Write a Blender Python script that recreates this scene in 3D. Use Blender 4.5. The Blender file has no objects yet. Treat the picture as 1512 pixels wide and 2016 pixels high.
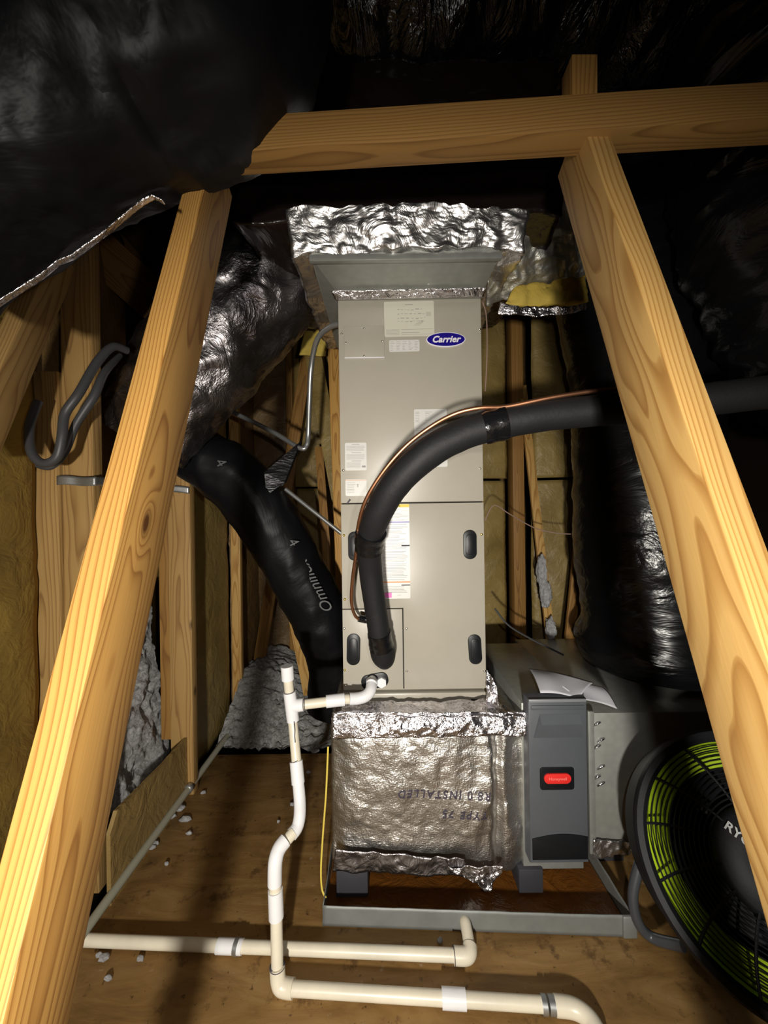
import bpy, bmesh, math, random
from mathutils import Vector, Matrix, noise
random.seed(7)
PI = math.pi
C = bpy.context.scene.collection
V = Vector
# ------------------------------------------------------------------ camera, world, lights, exposure
H = 1.10                      # lens height above the deck
FOC = 757.0                   # focal length in pixels of a 1512x2016 frame
ROLL = math.radians(0.8)
cam_data = bpy.data.cameras.new('camera')
cam_data.sensor_fit = 'VERTICAL'; cam_data.sensor_height = 24.0
cam_data.lens = 24.0*FOC/2016.0
cam_data.clip_start = 0.02
cam = bpy.data.objects.new('camera', cam_data); C.objects.link(cam)
cam.matrix_world = Matrix.Translation((0, 0, H)) @ Matrix.Rotation(PI/2, 4, 'X') @ Matrix.Rotation(-ROLL, 4, 'Z')
bpy.context.scene.camera = cam

world = bpy.data.worlds.new('world'); bpy.context.scene.world = world
world.use_nodes = True
world.node_tree.nodes['Background'].inputs[0].default_value = (0.6, 0.55, 0.5, 1)
world.node_tree.nodes['Background'].inputs[1].default_value = 0.004

def lamp(name, loc, target, energy, size, angle, blend, col):
    d = bpy.data.lights.new(name, 'SPOT'); d.energy = energy; d.shadow_soft_size = size
    d.spot_size = math.radians(angle); d.spot_blend = blend; d.color = col
    o = bpy.data.objects.new(name, d); C.objects.link(o); o.location = loc
    o.rotation_euler = (V(target)-V(loc)).to_track_quat('-Z', 'Y').to_euler()
    return o
# a work light held a little left of the lens, and the weak flash beside the lens
lamp('work_light', (-0.12, -0.70, 0.82), (-0.08, 1.2, 0.66), 158.0, 0.036, 104, 1.0, (1.0, 0.95, 0.85))
lamp('flash', (0.09, 0.0, 1.16), (0.10, 1.2, 0.90), 10.0, 0.012, 150, 1.0, (1.0, 0.95, 0.90))
vs = bpy.context.scene.view_settings
vs.view_transform = 'Standard'; vs.look = 'None'; vs.exposure = 0.0; vs.gamma = 1.0; vs.use_curve_mapping = False

# ------------------------------------------------------------------ helpers
def P(px, py, Y):
    """point that stands Y metres in front of the lens on the sight line of pixel (px, py)"""
    u = (px-756)/FOC; v = (1008-py)/FOC
    return V((Y*(u*math.cos(ROLL)+v*math.sin(ROLL)), Y, H+Y*(-u*math.sin(ROLL)+v*math.cos(ROLL))))
def Pz(px, py, z):
    d = P(px, py, 1.0)-V((0, 0, H))
    return V((0, 0, H)) + d*((z-H)/d.z)
WM = {}
def link(o, parent=None, M=None):
    M = M or Matrix.Identity(4)
    C.objects.link(o)
    if parent is not None:
        o.parent = parent; o.matrix_parent_inverse = WM[parent.name].inverted()
    o.matrix_basis = M; WM[o.name] = M
    return o
def tag(o, label=None, cat=None, group=None, kind=None):
    if label: o['label'] = label
    if cat: o['category'] = cat
    if group: o['group'] = group
    if kind: o['kind'] = kind
    return o
def thing(name, label, cat, loc, group=None):
    o = bpy.data.objects.new(name, None); o.empty_display_size = 0.05
    link(o, None, Matrix.Translation(V(loc)))
    return tag(o, label, cat, group)
def obj(name, bm, m, parent=None, M=None, smooth=True, auto=None):
    me = bpy.data.meshes.new(name); bm.to_mesh(me); bm.free()
    me.materials.append(m)
    o = bpy.data.objects.new(name, me)
    link(o, parent, M)
    if smooth:
        for p in me.polygons: p.use_smooth = True
        if auto:
            try: me.set_sharp_from_angle(angle=math.radians(auto))
            except Exception: pass
    return o
def box(bm, lo, hi, bev=0.0, seg=2):
    r = bmesh.ops.create_cube(bm, size=1)
    vs_ = r['verts']
    for v in vs_:
        v.co = V(((lo[i]+hi[i])/2 + v.co[i]*(hi[i]-lo[i]) for i in range(3)))
    if bev > 0:
        es = list({e for v in vs_ for e in v.link_edges})
        bmesh.ops.bevel(bm, geom=es, offset=bev, segments=seg, affect='EDGES', profile=0.5)
def boxobj(name, lo, hi, m, parent=None, bev=0.002, M=None):
    bm = bmesh.new(); box(bm, lo, hi, bev); return obj(name, bm, m, parent, M, auto=35)
def prism(bm, pts, y0, y1, bev=0.0):
    """pts are (x, z); the shape is extruded from y0 (front) to y1"""
    a = [bm.verts.new((x, y0, z)) for x, z in pts]; b = [bm.verts.new((x, y1, z)) for x, z in pts]
    n = len(pts); fs = [bm.faces.new(a), bm.faces.new(b[::-1])]
    for i in range(n): fs.append(bm.faces.new((a[i], b[i], b[(i+1) % n], a[(i+1) % n])))
    bmesh.ops.recalc_face_normals(bm, faces=fs)
    if bev > 0:
        es = list(fs[0].edges)
        bmesh.ops.bevel(bm, geom=es, offset=bev, segments=2, affect='EDGES', profile=0.5)
def rrect(cx, cz, w, h, r, n=6, rot=0.0):
    out = []
    for sx, sz, a0 in ((1, 1, 0), (-1, 1, 90), (-1, -1, 180), (1, -1, 270)):
        for k in range(n+1):
            a = math.radians(a0+90*k/n)
            x = sx*(w/2-r)+r*math.cos(a); z = sz*(h/2-r)+r*math.sin(a)
            out.append((cx+x*math.cos(rot)-z*math.sin(rot), cz+x*math.sin(rot)+z*math.cos(rot)))
    return out
def spline(pts, sub=8):
    """Catmull-Rom through tuples (Vector, radius)"""
    out = []
    n = len(pts)
    for i in range(n-1):
        p0 = pts[max(i-1, 0)]; p1 = pts[i]; p2 = pts[i+1]; p3 = pts[min(i+2, n-1)]
        for k in range(sub):
            t = k/sub; t2 = t*t; t3 = t2*t
            f = lambda a, b, c, d: 0.5*((2*b)+(c-a)*t+(2*a-5*b+4*c-d)*t2+(3*b-a-3*c+d)*t3)
            out.append((f(p0[0], p1[0], p2[0], p3[0]), f(p0[1], p1[1], p2[1], p3[1])))
    out.append(pts[-1]); return out
def tube(bm, path, seg=16, cap=True, disp=None, flat=1.0, up=None):
    """path of (Vector, radius); disp(point, angle, s) -> extra radius"""
    n = len(path); rings = []; s = 0.0
    t0 = (path[1][0]-path[0][0]).normalized()
    ref = up or (V((0, 0, 1)) if abs(t0.z) < 0.9 else V((0, 1, 0)))
    nrm = (ref - t0*ref.dot(t0)).normalized()
    for i in range(n):
        p, r = path[i]
        if i == 0: t = t0
        elif i == n-1: t = (p-path[i-1][0]).normalized()
        else: t = (path[i+1][0]-path[i-1][0]).normalized()
        if i > 0: s += (p-path[i-1][0]).length
        nrm = (nrm - t*nrm.dot(t)).normalized(); bn = t.cross(nrm)
        ring = []
        for k in range(seg):
            a = 2*PI*k/seg
            d = nrm*math.cos(a)*flat+bn*math.sin(a)
            rr = r + (disp(p+d*r, a, s) if disp else 0)
            ring.append(bm.verts.new(p+d*rr))
        rings.append(ring)
    for i in range(n-1):
        for k in range(seg):
            bm.faces.new((rings[i][k], rings[i][(k+1) % seg], rings[i+1][(k+1) % seg], rings[i+1][k]))
    if cap:
        bm.faces.new(rings[0][::-1]); bm.faces.new(rings[-1])
    return rings
def tubeobj(name, pts, m, parent=None, seg=16, sub=8, disp=None, flat=1.0, up=None, cap=True):
    bm = bmesh.new(); tube(bm, spline(pts, sub) if sub > 1 else pts, seg, cap, disp, flat, up)
    return obj(name, bm, m, parent, auto=50)
def rod(name, a, b, r, m, parent=None, seg=16):
    return tubeobj(name, [(V(a), r), (V(b), r)], m, parent, seg, 1)
def board(name, a, b, wx, wy, xdir, m, parent=None, bev=0.0016):
    a = V(a); b = V(b); z = (b-a).normalized(); x = V(xdir); x = (x-z*x.dot(z)).normalized(); y = z.cross(x)
    M = Matrix((x, y, z)).transposed().to_4x4(); M.translation = a
    bm = bmesh.new(); box(bm, (-wx/2, -wy/2, 0), (wx/2, wy/2, (b-a).length), bev)
    return obj(name, bm, m, parent, M, auto=35)
def fbm(p, sc, oct=4, seed=0.0):
    v = 0; a = 1; q = V(p)*sc+V((seed, seed*1.7, -seed)); tot = 0
    for _ in range(oct):
        v += a*noise.noise(q); tot += a; a *= 0.5; q = q*2.03
    return v/tot
def ridged(p, sc, oct=3, seed=0.0):
    v = 0; a = 1; q = V(p)*sc+V((seed, seed*1.7, -seed)); tot = 0
    for _ in range(oct):
        v += a*(1-abs(noise.noise(q))*2.2); tot += a; a *= 0.5; q = q*2.1
    return v/tot
def patch(name, fn, nu, nv, m, parent=None, thick=0.0):
    bm = bmesh.new(); g = [[bm.verts.new(fn(i/nu, j/nv)) for j in range(nv+1)] for i in range(nu+1)]
    for i in range(nu):
        for j in range(nv): bm.faces.new((g[i][j], g[i+1][j], g[i+1][j+1], g[i][j+1]))
    bmesh.ops.recalc_face_normals(bm, faces=bm.faces[:])
    o = obj(name, bm, m, parent)
    if thick:
        md = o.modifiers.new('thickness', 'SOLIDIFY'); md.thickness = thick; md.offset = 0
    return o
def quadpatch(name, c, nu, nv, m, parent=None, thick=0.001, disp=None):
    """c: four corner points in order (u0v0, u1v0, u1v1, u0v1)"""
    n = ((c[1]-c[0]).cross(c[3]-c[0])).normalized()
    def fn(u, v):
        p = c[0]*(1-u)*(1-v)+c[1]*u*(1-v)+c[2]*u*v+c[3]*(1-u)*v
        return p + (disp(p, u, v, n) if disp else V((0, 0, 0)))
    return patch(name, fn, nu, nv, m, parent, thick)
def foil_box(name, lo, hi, cuts, m, fn, parent=None):
    bm = bmesh.new(); bmesh.ops.create_cube(bm, size=1)
    bmesh.ops.subdivide_edges(bm, edges=bm.edges[:], cuts=cuts, use_grid_fill=True)
    for v in bm.verts:
        q = v.co.copy()
        p = V(((lo[i]+hi[i])/2 + q[i]*(hi[i]-lo[i]) for i in range(3)))
        v.co = p+fn(p, q)
    return obj(name, bm, m, parent)
_font = None
def text_obj(name, s, size, M, m, parent, shear=0.0, ext=0.0004, bold=0.0, spacing=1.0):
    cu = bpy.data.curves.new(name, 'FONT'); cu.body = s; cu.size = size; cu.shear = shear
    cu.extrude = ext; cu.align_x = 'CENTER'; cu.align_y = 'CENTER'; cu.offset = bold; cu.space_character = spacing
    cu.resolution_u = 4
    tmp = bpy.data.objects.new(name, cu); C.objects.link(tmp)
    dg = bpy.context.evaluated_depsgraph_get(); me = bpy.data.meshes.new_from_object(tmp.evaluated_get(dg))
    C.objects.unlink(tmp); bpy.data.objects.remove(tmp); bpy.data.curves.remove(cu)
    me.name = name; me.materials.clear(); me.materials.append(m)
    o = bpy.data.objects.new(name, me); link(o, parent, M); return o

# ------------------------------------------------------------------ materials
def newmat(name):
    m = bpy.data.materials.new(name); m.use_nodes = True
    nt = m.node_tree; b = nt.nodes['Principled BSDF']; return m, nt, b
def nd(nt, typ, **kw):
    n = nt.nodes.new(typ)
    for k, v in kw.items():
        if k.startswith('_'): setattr(n, k[1:], v)
        else: n.inputs[k.replace('__', ' ')].default_value = v
    return n
def ramp(nt, fac, stops):
    r = nt.nodes.new('ShaderNodeValToRGB'); el = r.color_ramp.elements
    while len(el) < len(stops): el.new(0.5)
    for e, (p, c) in zip(el, stops):
        e.position = p; e.color = (c[0], c[1], c[2], 1) if len(c) == 3 else c
    nt.links.new(fac, r.inputs[0]); return r.outputs[0]
def coords(nt, scale=(1, 1, 1), rand=False):
    tc = nt.nodes.new('ShaderNodeTexCoord'); mp = nt.nodes.new('ShaderNodeMapping')
    mp.inputs['Scale'].default_value = scale; nt.links.new(tc.outputs['Object'], mp.inputs[0])
    if rand:
        oi = nt.nodes.new('ShaderNodeObjectInfo'); mu = nd(nt, 'ShaderNodeMath', _operation='MULTIPLY')
        mu.inputs[1].default_value = 37.0; nt.links.new(oi.outputs['Random'], mu.inputs[0])
        cb = nt.nodes.new('ShaderNodeCombineXYZ'); 
        nt.links.new(mu.outputs[0], cb.inputs[2]); nt.links.new(cb.outputs[0], mp.inputs['Location'])
    return mp.outputs[0]
def noisen(nt, vec, scale, detail=4, rough=0.5, dist=0.0):
    n = nd(nt, 'ShaderNodeTexNoise', Scale=scale, Detail=detail, Roughness=rough, Distortion=dist)
    nt.links.new(vec, n.inputs['Vector']); return n.outputs['Fac']
def math_(nt, op, a, b=None, clamp=False):
    n = nt.nodes.new('ShaderNodeMath'); n.operation = op; n.use_clamp = clamp
    for i, x in enumerate((a, b)):
        if x is None: continue
        if isinstance(x, (int, float)): n.inputs[i].default_value = x
        else: nt.links.new(x, n.inputs[i])
    return n.outputs[0]
def mixc(nt, fac, a, b):
    n = nt.nodes.new('ShaderNodeMix'); n.data_type = 'RGBA'
    for i, x in ((0, fac), (6, a), (7, b)):
        if isinstance(x, (int, float)): n.inputs[i].default_value = x
        elif isinstance(x, tuple): n.inputs[i].default_value = (*x, 1)
        else: nt.links.new(x, n.inputs[i])
    return n.outputs[2]
def bump(nt, b, h, strength, dist=0.01, prev=None):
    n = nt.nodes.new('ShaderNodeBump'); n.inputs['Strength'].default_value = strength
    n.inputs['Distance'].default_value = dist; nt.links.new(h, n.inputs['Height'])
    if prev: nt.links.new(prev, n.inputs['Normal'])
    nt.links.new(n.outputs[0], b.inputs['Normal']); return n.outputs[0]
def plain(name, col, rough=0.5, metal=0.0, spec=None, bsc=0, bst=0.1, var=0.0, coat=0.0):
    m, nt, b = newmat(name)
    b.inputs['Base Color'].default_value = (*col, 1); b.inputs['Roughness'].default_value = rough
    b.inputs['Metallic'].default_value = metal
    if spec is not None: b.inputs['Specular IOR Level'].default_value = spec
    if coat: b.inputs['Coat Weight'].default_value = coat; b.inputs['Coat Roughness'].default_value = 0.12
    v = coords(nt)
    if var:
        f = noisen(nt, v, 9, 5, 0.6)
        c = ramp(nt, f, [(0.3, tuple(x*(1-var) for x in col)), (0.7, tuple(min(1, x*(1+var)) for x in col))])
        nt.links.new(c, b.inputs['Base Color'])
    if bsc: bump(nt, b, noisen(nt, v, bsc, 4, 0.6), bst, 0.004)
    return m
def woodmat(name, light, mid, dark, ring=0.0042, px=-0.062, py=0.004, wob=0.011, rough=0.55, knots=True, knot=None):
    m, nt, b = newmat(name)
    v = coords(nt, rand=True)
    sep = nt.nodes.new('ShaderNodeSeparateXYZ'); nt.links.new(v, sep.inputs[0])
    st = nt.nodes.new('ShaderNodeMapping'); st.inputs['Scale'].default_value = (9, 9, 1.5); nt.links.new(v, st.inputs[0])
    n1 = nd(nt, 'ShaderNodeTexNoise', Scale=1.0, Detail=2.0, Roughness=0.45); nt.links.new(st.outputs[0], n1.inputs['Vector'])
    s2 = nt.nodes.new('ShaderNodeSeparateColor'); nt.links.new(n1.outputs['Color'], s2.inputs[0])
    wx = math_(nt, 'MULTIPLY', math_(nt, 'SUBTRACT', s2.outputs[0], 0.5), wob*5)
    wy = math_(nt, 'MULTIPLY', math_(nt, 'SUBTRACT', s2.outputs[1], 0.5), wob*3)
    x = math_(nt, 'ADD', math_(nt, 'SUBTRACT', sep.outputs[0], px), wx)
    y = math_(nt, 'ADD', math_(nt, 'SUBTRACT', sep.outputs[1], py), wy)
    r = math_(nt, 'SQRT', math_(nt, 'ADD', math_(nt, 'MULTIPLY', x, x), math_(nt, 'MULTIPLY', y, y)))
    kd = None
    if knot:
        tc = nt.nodes.new('ShaderNodeTexCoord'); sv = nt.nodes.new('ShaderNodeVectorMath'); sv.operation = 'SUBTRACT'
        nt.links.new(tc.outputs['Object'], sv.inputs[0]); sv.inputs[1].default_value = knot
        mv = nt.nodes.new('ShaderNodeVectorMath'); mv.operation = 'MULTIPLY'; nt.links.new(sv.outputs[0], mv.inputs[0]); mv.inputs[1].default_value = (1, 1, 0.42)
        le = nt.nodes.new('ShaderNodeVectorMath'); le.operation = 'LENGTH'; nt.links.new(mv.outputs[0], le.inputs[0]); kd = le.outputs['Value']
        g = math_(nt, 'SUBTRACT', 1.0, math_(nt, 'DIVIDE', kd, 0.034), True)
        r = math_(nt, 'ADD', r, math_(nt, 'MULTIPLY', math_(nt, 'MULTIPLY', g, g), 0.020))
    fr = math_(nt, 'FRACT', math_(nt, 'DIVIDE', r, ring))
    c = ramp(nt, fr, [(0.0, light), (0.45, light), (0.72, mid), (0.9, dark), (0.97, mid), (1.0, light)])
    st2 = nt.nodes.new('ShaderNodeMapping'); st2.inputs['Scale'].default_value = (260, 260, 7); nt.links.new(v, st2.inputs[0])
    fib = noisen(nt, st2.outputs[0], 1.0, 3, 0.6)
    c = mixc(nt, math_(nt, 'MULTIPLY', fib, 0.35), c, mid)
    big = noisen(nt, v, 5, 3, 0.5)
    c = mixc(nt, math_(nt, 'MULTIPLY', big, 0.35), c, tuple(a*0.75 for a in light))
    if knots:
        st3 = nt.nodes.new('ShaderNodeMapping'); st3.inputs['Scale'].default_value = (6, 6, 3.2); nt.links.new(v, st3.inputs[0])
        vo = nd(nt, 'ShaderNodeTexVoronoi', Scale=1.0); nt.links.new(st3.outputs[0], vo.inputs['Vector'])
        k = ramp(nt, vo.outputs['Distance'], [(0.0, (1, 1, 1)), (0.035, (0.9, 0.9, 0.9)), (0.09, (0, 0, 0))])
        c = mixc(nt, k, c, tuple(a*0.30 for a in dark))
    if knot:
        k = ramp(nt, kd, [(0.0, (1, 1, 1)), (0.0042, (1, 1, 1)), (0.0068, (0.35, 0.35, 0.35)), (0.010, (0, 0, 0))])
        c = mixc(nt, k, c, (0.10, 0.035, 0.008))
    nt.links.new(c, b.inputs['Base Color']); b.inputs['Roughness'].default_value = rough
    b.inputs['Specular IOR Level'].default_value = 0.3
    bump(nt, b, math_(nt, 'ADD', fr, fib), 0.12, 0.0012)
    return m
M = {}
M['pine'] = woodmat('pine wood', (0.66, 0.37, 0.10), (0.50, 0.25, 0.06), (0.29, 0.115, 0.022), ring=0.0043, knots=False)
M['pine_knot'] = woodmat('knotty pine wood', (0.56, 0.31, 0.085), (0.42, 0.205, 0.05), (0.23, 0.09, 0.018), ring=0.0041, wob=0.013, knots=False, knot=(0.019, -0.004, 1.128))
M['pine_gold'] = woodmat('golden pine wood', (0.60, 0.37, 0.125), (0.44, 0.235, 0.065), (0.31, 0.14, 0.03), ring=0.0050, wob=0.016, px=0.06, knots=False)
M['pine_dimmed'] = woodmat('dimmed brace wood', (0.27, 0.145, 0.042), (0.205, 0.105, 0.028), (0.13, 0.06, 0.016), ring=0.0045, knots=False)  # pine with its base darkened to stand in for weak light on the brace
M['pine_old'] = woodmat('weathered pine wood', (0.42, 0.26, 0.095), (0.33, 0.19, 0.065), (0.20, 0.10, 0.035), ring=0.007, wob=0.015)
M['pine_dark'] = woodmat('brown pine wood', (0.34, 0.18, 0.05), (0.26, 0.13, 0.035), (0.16, 0.07, 0.02), ring=0.007, wob=0.015)
def foilmat(name, scale=28, strength=0.8, rough=0.24, col=(0.78, 0.77, 0.80), weave=0.0):
    m, nt, b = newmat(name)
    b.inputs['Metallic'].default_value = 1.0; b.inputs['Roughness'].default_value = rough
    v = coords(nt)
    n1 = noisen(nt, v, scale, 5, 0.62, 0.9)
    rd = math_(nt, 'ABSOLUTE', math_(nt, 'SUBTRACT', n1, 0.5))
    vo = nd(nt, 'ShaderNodeTexVoronoi', Scale=scale*1.3, _feature='F1'); nt.links.new(v, vo.inputs['Vector'])
    h = math_(nt, 'ADD', math_(nt, 'MULTIPLY', rd, 2.2), math_(nt, 'MULTIPLY', vo.outputs['Distance'], 0.5))
    pn = bump(nt, b, h, strength, 0.012)
    c = ramp(nt, noisen(nt, v, 6, 4), [(0.3, tuple(x*0.72 for x in col)), (0.7, col)])
    nt.links.new(c, b.inputs['Base Color'])
    if weave:
        mp = nt.nodes.new('ShaderNodeMapping'); mp.inputs['Scale'].default_value = (120, 120, 330); nt.links.new(v, mp.inputs[0])
        mq = nt.nodes.new('ShaderNodeMapping'); mq.inputs['Scale'].default_value = (300, 300, 90); nt.links.new(v, mq.inputs[0])
        w = math_(nt, 'ADD', noisen(nt, mp.outputs[0], 1, 2), noisen(nt, mq.outputs[0], 1, 2))
        bump(nt, b, w, weave, 0.002, pn)
    return m
M['foil'] = foilmat('crumpled foil', 8, 0.45, 0.36, (0.92, 0.90, 0.90))
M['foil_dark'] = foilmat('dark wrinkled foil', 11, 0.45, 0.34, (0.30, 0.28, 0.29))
M['foil_scrim'] = foilmat('scrim foil facing', 8, 0.18, 0.38, (0.74, 0.72, 0.69), weave=0.6)
M['foil_flap'] = foilmat('loose foil facing', 10, 0.3, 0.50, (0.92, 0.91, 0.84), weave=0.3)
M['foil_tape'] = foilmat('foil tape', 20, 0.6, 0.24, (0.90, 0.87, 0.92))
def polymat(name, sc=(3, 3, 14), strength=0.8, rough=0.28, col=(0.006, 0.006, 0.007)):
    m, nt, b = newmat(name)
    b.inputs['Base Color'].default_value = (*col, 1); b.inputs['Roughness'].default_value = rough
    b.inputs['Specular IOR Level'].default_value = (0.8 if rough < 0.25 else 0.45) if rough < 0.4 else 0.16
    v = coords(nt, sc)
    n1 = noisen(nt, v, 1.6, 5, 0.55, 1.2)
    rd = math_(nt, 'ABSOLUTE', math_(nt, 'SUBTRACT', n1, 0.5))
    bump(nt, b, rd, strength, 0.03)
    return m
M['poly'] = polymat('black polyethylene wrap', (2, 2, 5), 0.45, 0.26)
M['poly_brown'] = polymat('brown black vapour wrap', (3, 3, 3), 0.35, 0.22, (0.013, 0.008, 0.007))
M['poly_up'] = polymat('creased black plastic wrap', (6, 3, 1.5), 0.9, 0.22)
M['poly_matte'] = polymat('dull black plastic wrap', (2, 2, 2), 0.3, 0.45, (0.005, 0.005, 0.006))
M['kraft'] = None
def kraftmat(name, a, b_, rough=0.6, seam=True):
    m, nt, b = newmat(name)
    v = coords(nt)
    f = noisen(nt, v, 3.0, 6, 0.6, 0.4)
    c = ramp(nt, f, [(0.3, a), (0.7, b_)])
    nt.links.new(c, b.inputs['Base Color']); b.inputs['Roughness'].default_value = rough
    bump(nt, b, noisen(nt, v, 12, 5, 0.6, 1.0), 0.5, 0.02)
    return m
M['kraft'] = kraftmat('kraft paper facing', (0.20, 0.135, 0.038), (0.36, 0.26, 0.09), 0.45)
M['kraft_shaded'] = kraftmat('shadow brown kraft', (0.13, 0.075, 0.025), (0.22, 0.13, 0.045), 0.5)  # darker copy of the kraft facing, the bays' shadow put into its colour
M['fiberglass'] = kraftmat('yellow fiberglass', (0.40, 0.27, 0.03), (0.66, 0.50, 0.11), 0.9)
M['fiber_gold'] = kraftmat('golden fiberglass batt', (0.12, 0.075, 0.012), (0.30, 0.19, 0.03), 0.9)
def fluffmat(name, a, b_):
    m, nt, b = newmat(name); v = coords(nt)
    f = noisen(nt, v, 60, 8, 0.8, 0.8)
    nt.links.new(ramp(nt, f, [(0.36, a), (0.58, b_)]), b.inputs['Base Color'])
    b.inputs['Roughness'].default_value = 0.95
    bump(nt, b, f, 1.0, 0.02); return m
M['fluff'] = fluffmat('blown insulation', (0.20, 0.20, 0.20), (0.78, 0.78, 0.78))
M['fluff_white'] = fluffmat('white insulation fluff', (0.55, 0.54, 0.55), (0.85, 0.84, 0.86))
# attic deck
def deckmat():
    m, nt, b = newmat('stained plywood deck'); v = coords(nt)
    st = nt.nodes.new('ShaderNodeMapping'); st.inputs['Scale'].default_value = (3, 10, 1); nt.links.new(v, st.inputs[0])
    g = noisen(nt, st.outputs[0], 1.5, 7, 0.62, 1.0)
    c = ramp(nt, g, [(0.25, (0.16, 0.085, 0.026)), (0.5, (0.29, 0.165, 0.055)), (0.75, (0.39, 0.24, 0.095))])
    st4 = noisen(nt, v, 13, 5, 0.7)
    k = ramp(nt, st4, [(0.57, (0, 0, 0)), (0.66, (1, 1, 1))])
    c = mixc(nt, math_(nt, 'MULTIPLY', k, 0.6), c, (0.06, 0.025, 0.01))
    sm = noisen(nt, v, 60, 3, 0.6)
    k2 = ramp(nt, sm, [(0.65, (0, 0, 0)), (0.71, (1, 1, 1))])
    c = mixc(nt, math_(nt, 'MULTIPLY', k2, 0.7), c, (0.04, 0.02, 0.01))
    k3 = ramp(nt, noisen(nt, v, 34, 4, 0.6), [(0.66, (0, 0, 0)), (0.74, (1, 1, 1))])
    c = mixc(nt, math_(nt, 'MULTIPLY', k3, 0.4), c, (0.55, 0.45, 0.33))
    nt.links.new(c, b.inputs['Base Color']); b.inputs['Roughness'].default_value = 0.55
    b.inputs['Specular IOR Level'].default_value = 0.3
    bump(nt, b, g, 0.15, 0.01); return m
M['deck'] = deckmat()
M['ply'] = kraftmat('thin plywood sheet', (0.22, 0.14, 0.045), (0.30, 0.20, 0.07), 0.6)
M['cabinet'] = plain('beige grey enamel', (0.40, 0.37, 0.31), 0.34, 0, 0.5, 500, 0.04, 0.03)
M['gap'] = plain('dark gap', (0.01, 0.008, 0.006), 0.8)
M['blackplastic'] = plain('black plastic', (0.007, 0.008, 0.010), 0.4, 0, 0.35)
M['foam'] = plain('black foam pipe insulation', (0.010, 0.010, 0.011), 0.62, 0, 0.35, 120, 0.15)
M['tape_black'] = plain('black vinyl tape', (0.006, 0.006, 0.007), 0.18, 0, 0.6, 60, 0.4)
M['copper'] = plain('copper tube', (0.60, 0.29, 0.16), 0.42, 1.0, None, 40, 0.05, 0.15)
M['pvc'] = plain('white pvc', (0.78, 0.78, 0.80), 0.28, 0, 0.5, 0, 0, 0.03)
M['pvc_cream'] = plain('cream aged pvc', (0.72, 0.66, 0.53), 0.35, 0, 0.5, 0, 0, 0.10)
M['pvc_ring'] = plain('dark primer ring', (0.08, 0.07, 0.08), 0.5)
M['conduit'] = plain('grey cable sheath', (0.33, 0.32, 0.25), 0.5, 0, 0.4)
M['steel'] = plain('galvanised conduit', (0.45, 0.46, 0.46), 0.35, 0.8, None, 0, 0, 0.1)
M['screw'] = plain('zinc screw', (0.75, 0.72, 0.62), 0.3, 1.0)
M['brass'] = plain('brass screw', (0.80, 0.60, 0.18), 0.3, 1.0)
M['label'] = plain('label paper', (0.66, 0.65, 0.62), 0.35, 0, 0.5)
M['label_cream'] = plain('cream label paper', (0.62, 0.60, 0.50), 0.45, 0, 0.4)
M['ink'] = plain('grey print', (0.30, 0.29, 0.28), 0.6)
M['ink_dark'] = plain('dark print', (0.05, 0.04, 0.06), 0.6)
M['yellow'] = plain('yellow print', (0.75, 0.55, 0.04), 0.5)
M['violet'] = plain('violet print', (0.14, 0.10, 0.45), 0.5)
M['orange'] = plain('orange print', (0.70, 0.28, 0.10), 0.5)
M['pink'] = plain('pink print', (0.75, 0.16, 0.50), 0.5)
M['navy'] = plain('navy badge enamel', (0.012, 0.006, 0.22), 0.3, 0, 0.5)
M['badge_white'] = plain('badge white', (0.82, 0.80, 0.86), 0.4)
M['grey_door'] = plain('charcoal grey enamel', (0.085, 0.092, 0.105), 0.42, 0, 0.5, 300, 0.06, 0.06)
M['grey_trim'] = plain('light grey trim', (0.28, 0.29, 0.31), 0.4, 0.3)
M['red'] = plain('red badge', (0.75, 0.03, 0.025), 0.4, 0, 0.4)
M['red_light'] = plain('pale red print', (0.85, 0.25, 0.22), 0.4)
M['rust'] = kraftmat('rust stained pan bottom', (0.045, 0.016, 0.004), (0.20, 0.072, 0.012), 0.25)
def galv(name, col, rough):
    m, nt, b = newmat(name); v = coords(nt)
    vo = nd(nt, 'ShaderNodeTexVoronoi', Scale=45.0); nt.links.new(v, vo.inputs['Vector'])
    c = mixc(nt, math_(nt, 'MULTIPLY', vo.outputs['Distance'], 0.5), col, tuple(x*0.7 for x in col))
    nt.links.new(c, b.inputs['Base Color']); b.inputs['Metallic'].default_value = 0.5
    r = math_(nt, 'ADD', math_(nt, 'MULTIPLY', noisen(nt, v, 7, 4), 0.25), rough-0.12)
    nt.links.new(r, b.inputs['Roughness'])
    bump(nt, b, noisen(nt, v, 4, 2), 0.15, 0.02); return m
M['galv'] = galv('galvanised sheet metal', (0.40, 0.41, 0.38), 0.38)
M['galv_pan'] = plain('dull galvanised lip', (0.23, 0.24, 0.23), 0.55, 0.35, None, 30, 0.2, 0.15)
M['green'] = plain('lime green plastic', (0.36, 0.52, 0.015), 0.4, 0, 0.5)
M['fan_black'] = plain('black fan plastic', (0.008, 0.008, 0.010), 0.55, 0, 0.22, 90, 0.08)
M['fan_grey'] = plain('dark grey steel tube', (0.07, 0.075, 0.085), 0.35, 0.3)
M['fan_text'] = plain('grey white lettering', (0.45, 0.46, 0.46), 0.5)
M['paper'] = plain('folded white paper', (0.66, 0.66, 0.71), 0.6, 0, 0.3, 20, 0.1)
M['cable'] = plain('grey rubber cable', (0.05, 0.05, 0.052), 0.45, 0, 0.4)
M['wire_pink'] = plain('brown thermostat wire', (0.34, 0.22, 0.18), 0.5)
M['wire_yellow'] = plain('yellow wire', (0.72, 0.56, 0.10), 0.45)
M['marker'] = plain('faded white marking', (0.075, 0.078, 0.08), 0.5)
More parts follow.
